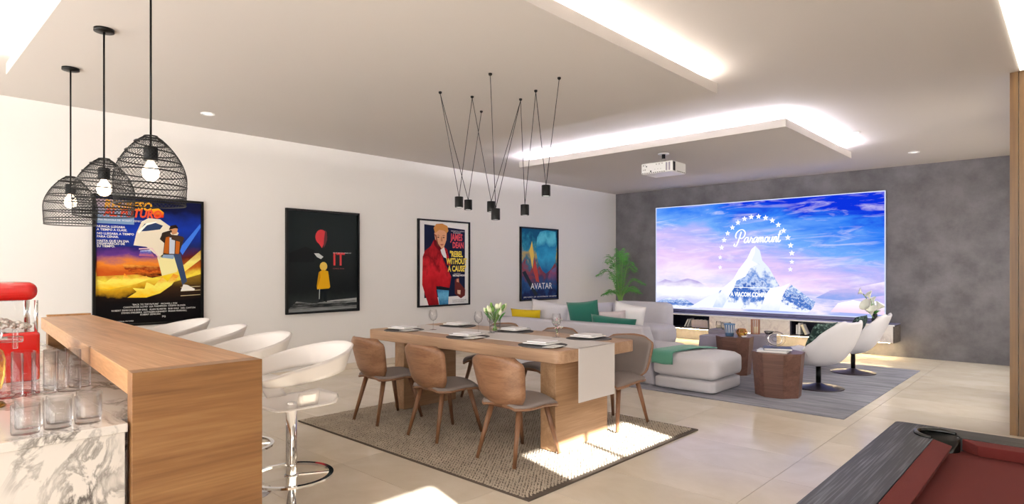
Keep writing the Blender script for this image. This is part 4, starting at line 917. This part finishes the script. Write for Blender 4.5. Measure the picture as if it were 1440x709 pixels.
art('ink_shape', [(235, 285), (250, 220), (275, 165), (310, 145), (370, 148), (420, 180), (470, 215), (440, 260), (400, 320), (375, 345), (340, 325), (300, 292)], 'e9dfc8', .0189)
art('ink_shape', [(262, 215), (290, 175), (340, 165), (385, 180), (370, 200), (310, 210)], '2c3c62', .0190)
art('ink_shape', [(355, 345), (440, 300), (470, 330), (460, 420), (380, 440)], 'f3e9a8', .0189)
art('road', [(50, 560), (200, 550), (420, 480), (600, 430), (590, 560), (400, 575)], artmat('road_ink', [(.1, '1a1210'), (.5, '3a2616'), (.9, '8a6a20')], warp=.3), .0186)
fire = artmat('fire_ink', [(.0, 'f8c81c'), (.5, 'fdf06a'), (1, 'f08a14')], warp=.4, scale=6)
art('flame', [(205, 548), (250, 520), (230, 500), (290, 505), (300, 470), (340, 490), (380, 445), (410, 470), (440, 430), (470, 440), (430, 490), (370, 530), (300, 550)], fire, .0191)
art('flame', [(55, 500), (60, 455), (100, 470), (140, 440), (180, 460), (190, 425), (220, 455), (300, 440), (320, 455), (250, 480), (120, 505)], fire, .0191)
art('light_beam', [(470, 300), (590, 160), (596, 175), (490, 330)], '3f7be8', .0187)
art('car_line', [(262, 300), (330, 296), (372, 350), (366, 354), (326, 302), (262, 306)], 'e8c8c8', .0190)
art('car_window', [(268, 312), (318, 306), (340, 340), (262, 338)], artmat('window_ink', [(.1, 'c06a7a'), (.6, '4a5ab8'), (1, 'dfe4f4')], warp=.4, scale=5), .0189)
art('car_shadow', [(180, 380), (372, 392), (378, 440), (330, 450), (200, 420)], artmat('bonnet_ink', [(.1, '3a1208'), (.45, 'd86a1c'), (.6, '8a2c10'), (1, 'e89a3c')], warp=.5, scale=5), .0188)
art('streak', [(380, 440), (500, 380), (596, 300), (596, 350), (500, 420), (400, 470)], artmat('streak_ink', [(.1, 'f6d21c'), (.6, 'fdf08a'), (1, 'c8801c')], warp=.3), .0188)
art('streak', [(255, 215), (300, 172), (352, 160), (350, 166), (302, 182), (262, 226)], 'fffdf4', .0191)
for y_ in (500, 520, 545): art('road_line', [(480, y_), (590, y_-4), (590, y_-1), (480, y_+3)], 'd8c89a', .0192)
# generic standing figure
art('figure_jacket', [(385, 215), (415, 205), (430, 225), (470, 228), (500, 240), (492, 262), (470, 330), (385, 330), (392, 270), (368, 250)], '3a2a22', .0193)
art('figure_vest', [(400, 240), (420, 235), (415, 325), (388, 322)], 'b8601c', .0194); art('figure_vest', [(455, 240), (478, 245), (470, 325), (450, 325)], 'b8601c', .0194)
art('figure_shirt', [(420, 240), (450, 240), (446, 325), (418, 325)], 'c9d2e0', .01935)
art('figure_head', [(420, 200), (428, 183), (450, 180), (465, 195), (458, 218), (436, 224)], 'c98e64', .0195); art('figure_hair', [(416, 200), (425, 178), (455, 172), (470, 192), (450, 190)], '2a1a14', .0196)
art('figure_arm', [(372, 250), (380, 218), (430, 200), (434, 210), (396, 232), (392, 255)], '2f2620', .0196); art('figure_arm', [(430, 235), (490, 232), (500, 244), (480, 262), (430, 250)], '463226', .0196)
art('figure_leg', [(440, 325), (480, 325), (515, 470), (490, 490)], '39496a', .0193); art('figure_leg', [(375, 345), (400, 322), (450, 330), (440, 352)], '8aa3c4', .0192); art('figure_shoe', [(480, 520), (495, 486), (518, 490), (560, 512), (555, 520)], 'e9e6e0', .0195)
YE = plain('ink_yellow', 'f2b01c', .4); WH = plain('ink_white', 'efeeea', .4); OR = plain('ink_orange', 'e2481c', .4); RD = plain('ink_red', 'cf2a2e', .4); BL = plain('ink_black', '0a0a0c', .4)
def tx(s, px, py, size, mat, align='LEFT', **k): x, y = f(px, py); return text('lettering', s, size, mat, t, x, y, .0202, align, **k)
tx('REGRESO', 92, 108, .13, YE, bold=.005, shear=.2, sx=.82); tx('AL FUTURO', 92, 143, .12, OR, bold=.005, shear=.2, sx=.85)
art('title_arrow', [(325, 98), (362, 92), (390, 112), (388, 138), (352, 140), (330, 122)], artmat('arrow_ink', [(.2, 'd8361c'), (.8, 'f2b01c')]), .0198)
tx('UNA PELICULA DE  ROBERT ZEMECKIS', 60, 168, .026, WH)
for s, py in (('NUNCA LLEGABA', 202), ('A TIEMPO A CLASE.', 217), ('NO LLEGABA A TIEMPO', 236), ('PARA CENAR.', 251), ('HASTA QUE UN DIA', 272), ('DESAPARECIO DE', 285), ('SU TIEMPO.', 298)): tx(s, 60, py, .032, WH, bold=.0008)
for s, py, px in (('"BACK TO THE FUTURE"   MICHAEL J. FOX', 588, 345), ('CHRISTOPHER LLOYD  LEA THOMPSON  CRISPIN GLOVER', 600, 345), ('ROBERT ZEMECKIS & BOB GALE   ALAN SILVESTRI   BOB GALE   NEIL CANTON', 615, 345), ('STEVEN SPIELBERG  KATHLEEN KENNEDY  FRANK MARSHALL', 628, 345), ('ROBERT ZEMECKIS', 640, 320)):
    tx(s, px, py, .025, WH, 'CENTER', sx=.95)
tx('U.I.P.  UNIVERSAL PICTURES', 120, 668, .018, WH); tx('PG', 380, 655, .03, WH)
# 2: dark poster with red balloon
W2, H2 = 1.09, 1.38
t = poster('dark poster with red balloon and small yellow figure', 4.28, W2, H2, 1.505,
           artmat('poster_dark', [(.0, '141c1c'), (.1, '262c2c'), (.2, '101516'), (.4, '161b1c'), (.75, '1a2122'), (1, '141c1c')], warp=.08, scale=5))
f = mapper(42, 470, 62, 672, W2, H2)
art('ink_shape', [(58, 640), (100, 600), (200, 615), (300, 600), (455, 590), (455, 655), (58, 662)], artmat('wet_ground', [(.2, '8a8d8c'), (.45, '1a1f20'), (.6, '1a1f20'), (.8, 'a8abaa')], warp=.6, scale=5, sx=(1, 5, 1)), .0186)
art('ink_shape', [(60, 320), (150, 280), (200, 300), (200, 370), (60, 372)], '0f1314', .0186)
flat('balloon', [f(*p) for p in ell(240, 220, 34, 44, 24, 115, 425)]+[f(244, 286)], plain('ink_balloon', 'c4222c', .4), t, .0188)
flat('balloon_shade', [f(*p) for p in [(262, 178), (272, 190), (274, 235), (262, 270), (252, 285), (256, 230)]], plain('ink_balloon_dark', '5a1014', .4), t, .0189)
art('ink_shape', [(198, 318), (225, 318), (252, 338), (238, 352), (215, 340)], 'c6cac6', .0188)
flat('figure_hood', [f(*p) for p in ell(253, 395, 22, 26)], plain('ink_hood', 'e0bc4a', .4), t, .0189)
art('figure_coat', [(232, 425), (250, 415), (280, 425), (292, 520), (285, 528), (216, 532), (214, 515)], 'd9a312', .0190)
art('figure_coat', [(232, 425), (225, 430), (213, 515), (218, 518), (235, 460)], 'b8860c', .0191)
art('figure_leg', [(232, 531), (246, 531), (240, 600), (220, 612), (230, 590)], '10171a', .0190); art('figure_leg', [(252, 531), (270, 531), (272, 612), (254, 600)], '10171a', .0190)
art('leg_light', [(228, 532), (232, 532), (230, 590), (226, 590)], 'bfc9cc', .0191)
tx('IT', 306, 388, .25, RD, bold=.004, sx=.9); 
tx('WHAT ARE YOU AFRAID OF?', 308, 316, .02, WH, sx=1.1); tx('COMING SOON', 308, 412, .024, pm('9a5a5a'))
# 3: red jacket poster
W3, H3 = 1.09, 1.38
t = poster('white bordered poster of a person in red jacket with bold title', 6.42, W3, H3, 1.50, 'paper')
f = mapper(80, 420, 96, 664, W3, H3)
art('ink_shape', [(120, 130), (388, 150), (388, 600), (120, 606)], '121a36', .0185)
art('hair', [(178, 150), (195, 124), (235, 118), (268, 132), (275, 165), (262, 182), (250, 165), (215, 160), (188, 185)], 'c98a4a', .0192)
art('face', [(183, 185), (192, 162), (235, 158), (264, 175), (262, 225), (245, 275), (230, 288), (205, 262), (188, 225)], 'd9a17c', .0190)
art('face_shadow', [(182, 190), (192, 210), (200, 262), (215, 275), (205, 240), (196, 195)], '8a4a34', .0191)
for cx in (208, 243): art('eye', [(cx-9, 210), (cx, 206), (cx+10, 210), (cx, 214)], '2a1814', .0193); art('brow', [(cx-12, 200), (cx, 194), (cx+12, 199), (cx, 198)], '5a3420', .0193)
art('nose', [(226, 205), (232, 206), (238, 236), (224, 236)], 'b8805c', .0192); art('mouth', [(216, 256), (246, 254), (232, 263)], '9a3a34', .0193)
art('shirt', [(215, 268), (246, 272), (262, 300), (268, 350), (244, 340), (220, 300)], 'e9e6e6', .0188)
jk = artmat('jacket_ink', [(.0, '8c1018'), (.35, 'b81a22'), (.55, 'c8222a'), (.75, '7a0e14'), (1, 'b41c24')], warp=.6, scale=4)
art('jacket', [(110, 340), (125, 300), (160, 270), (178, 232), (200, 262), (222, 290), (240, 350), (262, 400), (294, 470), (282, 545), (215, 530), (195, 560), (215, 660), (150, 664), (130, 600), (107, 520)], jk, .0189)
art('jacket', [(246, 272), (268, 290), (276, 330), (292, 400), (262, 390), (262, 330)], jk, .0190); art('collar', [(178, 228), (190, 225), (230, 285), (215, 300), (182, 262)], '6a0c12', .0191)
art('belt', [(195, 530), (280, 545), (278, 562), (196, 552)], '14161c', .0191); art('jeans', [(200, 552), (278, 560), (274, 655), (216, 658)], artmat('jeans_ink', [(.0, '2a6a9a'), (.6, '6ab4d8'), (1, '3f86b4')], warp=.4, scale=5), .0190)
art('couple', [(318, 490), (345, 475), (350, 510), (390, 560), (388, 600), (360, 618), (318, 585)], '6a2a24', .0188); art('couple_face', [(330, 485), (345, 484), (346, 510), (330, 505)], 'c98e74', .0189); art('couple_face', [(335, 560), (358, 562), (356, 592), (336, 585)], 'd9b49a', .0189)
PK = plain('ink_pink', 'd8414c', .4); YL = plain('ink_lemon', 'f2d84a', .4)
tx('JAMES', 290, 226, .155, PK, sx=.62, bold=.005, shear=.05); tx('DEAN', 302, 276, .135, PK, sx=.68, bold=.005)
tx('"REBEL', 284, 336, .13, YL, sx=.72, bold=.005); tx('WITHOUT', 262, 384, .13, YL, sx=.72, bold=.005); tx('A CAUSE"', 272, 434, .13, YL, sx=.70, bold=.005)
tx('WARNER BROS. PUT ALL THE FORCE OF', 292, 166, .02, WH, sx=.8); tx('THE SCREEN INTO', 305, 178, .026, WH, sx=.8); tx('NATALIE WOOD', 304, 468, .042, WH, sx=.9, bold=.002); tx('ALSO STARRING', 310, 452, .02, WH)
tx('COLOR BY WARNERCOLOR', 300, 632, .022, BL, sx=1.1); tx('DIRECTED BY NICHOLAS RAY', 300, 643, .02, BL, sx=1.)
# 4: blue poster
W4, H4 = 1.10, 1.37
t = poster('narrowest-looking blue and cyan poster nearest the palm', 8.78, W4, H4, 1.50,
           artmat('poster_blue', [(.05, '0c1c4c'), (.2, '1c4a80'), (.3, '4a3a5c'), (.42, '8a3a44'), (.5, '1f6a86'), (.65, 'b8a060'), (.75, '2a86a0'), (.9, '0f4f78')], warp=.35, scale=6))
f = mapper(757, 1008, 140, 630, W4, H4)
art('ink_shape', [(862, 262), (866, 205), (885, 165), (930, 152), (992, 158), (996, 300), (990, 370), (960, 420), (925, 450), (900, 430), (872, 370), (862, 320)], artmat('cyan_glow', [(.0, '0f5f96'), (.35, '2f9cc8'), (.6, '1878ac'), (.8, '5fc4dc'), (1, '2a90b8')], warp=.35, scale=3), .0188)
art('ink_shape', [(815, 300), (832, 230), (845, 330), (835, 420)], 'e2c05a', .0187); art('ink_shape', [(838, 420), (850, 340), (870, 440), (880, 510), (860, 500)], 'b8443a', .0187)
art('ink_shape', [(770, 440), (790, 430), (870, 590), (850, 600)], '1a2430', .0189)
art('ink_shape', [(955, 430), (998, 400), (998, 520), (930, 500)], artmat('magenta_ink', [(.1, '2c4a7c'), (.6, '8a4a6c'), (1, '3a6a9c')], warp=.4), .0189)
tx('AVATAR', 823, 553, .165, WH, sx=1.0, bold=.0); tx('JAMES CAMERON   2009   SAM WORTHINGTON   ZOE SALDANA', 778, 610, .036, WH, sx=.92)

# ------------------------------------------------------------ pool table
pt = thing('pool_table', 'pool table with dark grained wood rails and red cloth', 'pool table', (0, 0, 0))
PX0, PX1, PY0, PY1, PZ = 6.97, 9.70, 1.30, 2.80, .80
pock = [(7.128, 2.655), (9.54, 2.655), (7.128, 1.445), (9.54, 1.445), (8.335, 2.70), (8.335, 1.40)]
def cut(o, holes, r):
    for (x, y) in holes:
        c_ = G().lathe([(r, .5), (r, 1.0)], 28, cx=x, cy=y).ob('cutter', 'rubber'); b = o.modifiers.new('c', 'BOOLEAN'); b.operation = 'DIFFERENCE'; b.object = c_; b.solver = 'EXACT'
        bpy.context.view_layer.update(); me = bpy.data.meshes.new_from_object(o.evaluated_get(bpy.context.evaluated_depsgraph_get())); o.modifiers.clear(); o.data = me; bpy.data.objects.remove(c_)
rl = G().prism([(PX0+.02, PY0+.0), (PX0+.15, PY0), (PX0+.15, PY1-.0), (PX0+.02, PY1), (PX0+.006, PY1-.006), (PX0, PY1-.02), (PX0, PY0+.02)], .68, PZ).ob('side_rail', 'poolwood', pt); cut(rl, [pock[0], pock[2]], .066)
rl = G().box(PX1-.15, PY0, .68, PX1, PY1, PZ).ob('side_rail', 'poolwood', pt); cut(rl, [pock[1], pock[3]], .066)
rl = G().box(PX0+.1505, PY1-.13, .68, PX1-.1505, PY1, PZ).ob('end_rail', 'poolwood_x', pt); cut(rl, [pock[0], pock[1], pock[4]], .066)
rl = G().box(PX0+.1505, PY0, .68, PX1-.1505, PY0+.13, PZ).ob('end_rail', 'poolwood_x', pt); cut(rl, [pock[2], pock[3], pock[5]], .066)
G().box(PX0+.05, PY0+.05, .70, PX1-.05, PY1-.05, .7005).ob('under_board', 'dark', pt)
bd = G().box(PX0+.155, PY0+.135, .735, PX1-.155, PY1-.135, .755).ob('cloth_bed', 'felt', pt); cut(bd, pock, .066)
def cushion(p0, p1, n):
    # p0,p1 along the wood edge; n points to the bed
    d = (Vector(p1)-Vector(p0)).normalized(); n = Vector(n); P0, P1 = Vector(p0), Vector(p1); wd_ = .062; ch_ = .05
    t0, t1 = P0, P1; b0, b1 = P0+n*wd_+d*ch_, P1+n*wd_-d*ch_
    g = G(); g.add([(*t0, .756), (*t1, .756), (*(b1-n*.015), .756), (*(b0-n*.015), .756), (*t0, PZ-.001), (*t1, PZ-.001), (*b1, PZ-.004), (*b0, PZ-.004)], [(3, 2, 1, 0), (4, 5, 6, 7), (0, 1, 5, 4), (1, 2, 6, 5), (2, 3, 7, 6), (3, 0, 4, 7)])
    g.ob('rail_cushion', 'felt', pt, bevel=.003)
cushion((PX0+.151, PY0+.21), (PX0+.151, PY1-.205), (1, 0)); cushion((PX1-.151, PY0+.21), (PX1-.151, PY1-.205), (-1, 0))
for a, b_ in ((PX0+.225, 8.265), (8.405, PX1-.225)): cushion((a, PY1-.131), (b_, PY1-.131), (0, -1)); cushion((a, PY0+.131), (b_, PY0+.131), (0, 1))
for k, (x, y) in enumerate(pock):
    g = G(); g.lathe([(.064, PZ-.001), (.0645, .62), (.05, .60), (.001, .60)], 28, cx=x, cy=y, cap=False); g.ob('pocket', 'rubber', pt, True, solid=.003)
    # rim hugging the outer side of the hole
    ang = math.atan2(2.05-y, 8.335-x); g = G()
    g.tube([(x+.066*math.cos(ang+PI+q), y+.066*math.sin(ang+PI+q), PZ+.003) for q in [R(-105+210*j/24) for j in range(25)]], [.006+.005*math.sin(PI*j/24) for j in range(25)], 8); g.ob('pocket_rim', 'rubber', pt, True)
G().box(PX0+.08, PY0+.08, .56, PX1-.08, PY1-.08, .679).ob('cabinet', 'poolwood_x', pt)
for x in (PX0+.25, PX1-.25):
    for y in (PY0+.22, PY1-.22): G().box(x-.09, y-.09, 0, x+.09, y+.09, .559).ob('leg', 'poolwood', pt, bevel=.01)
bpy.context.view_layer.update()
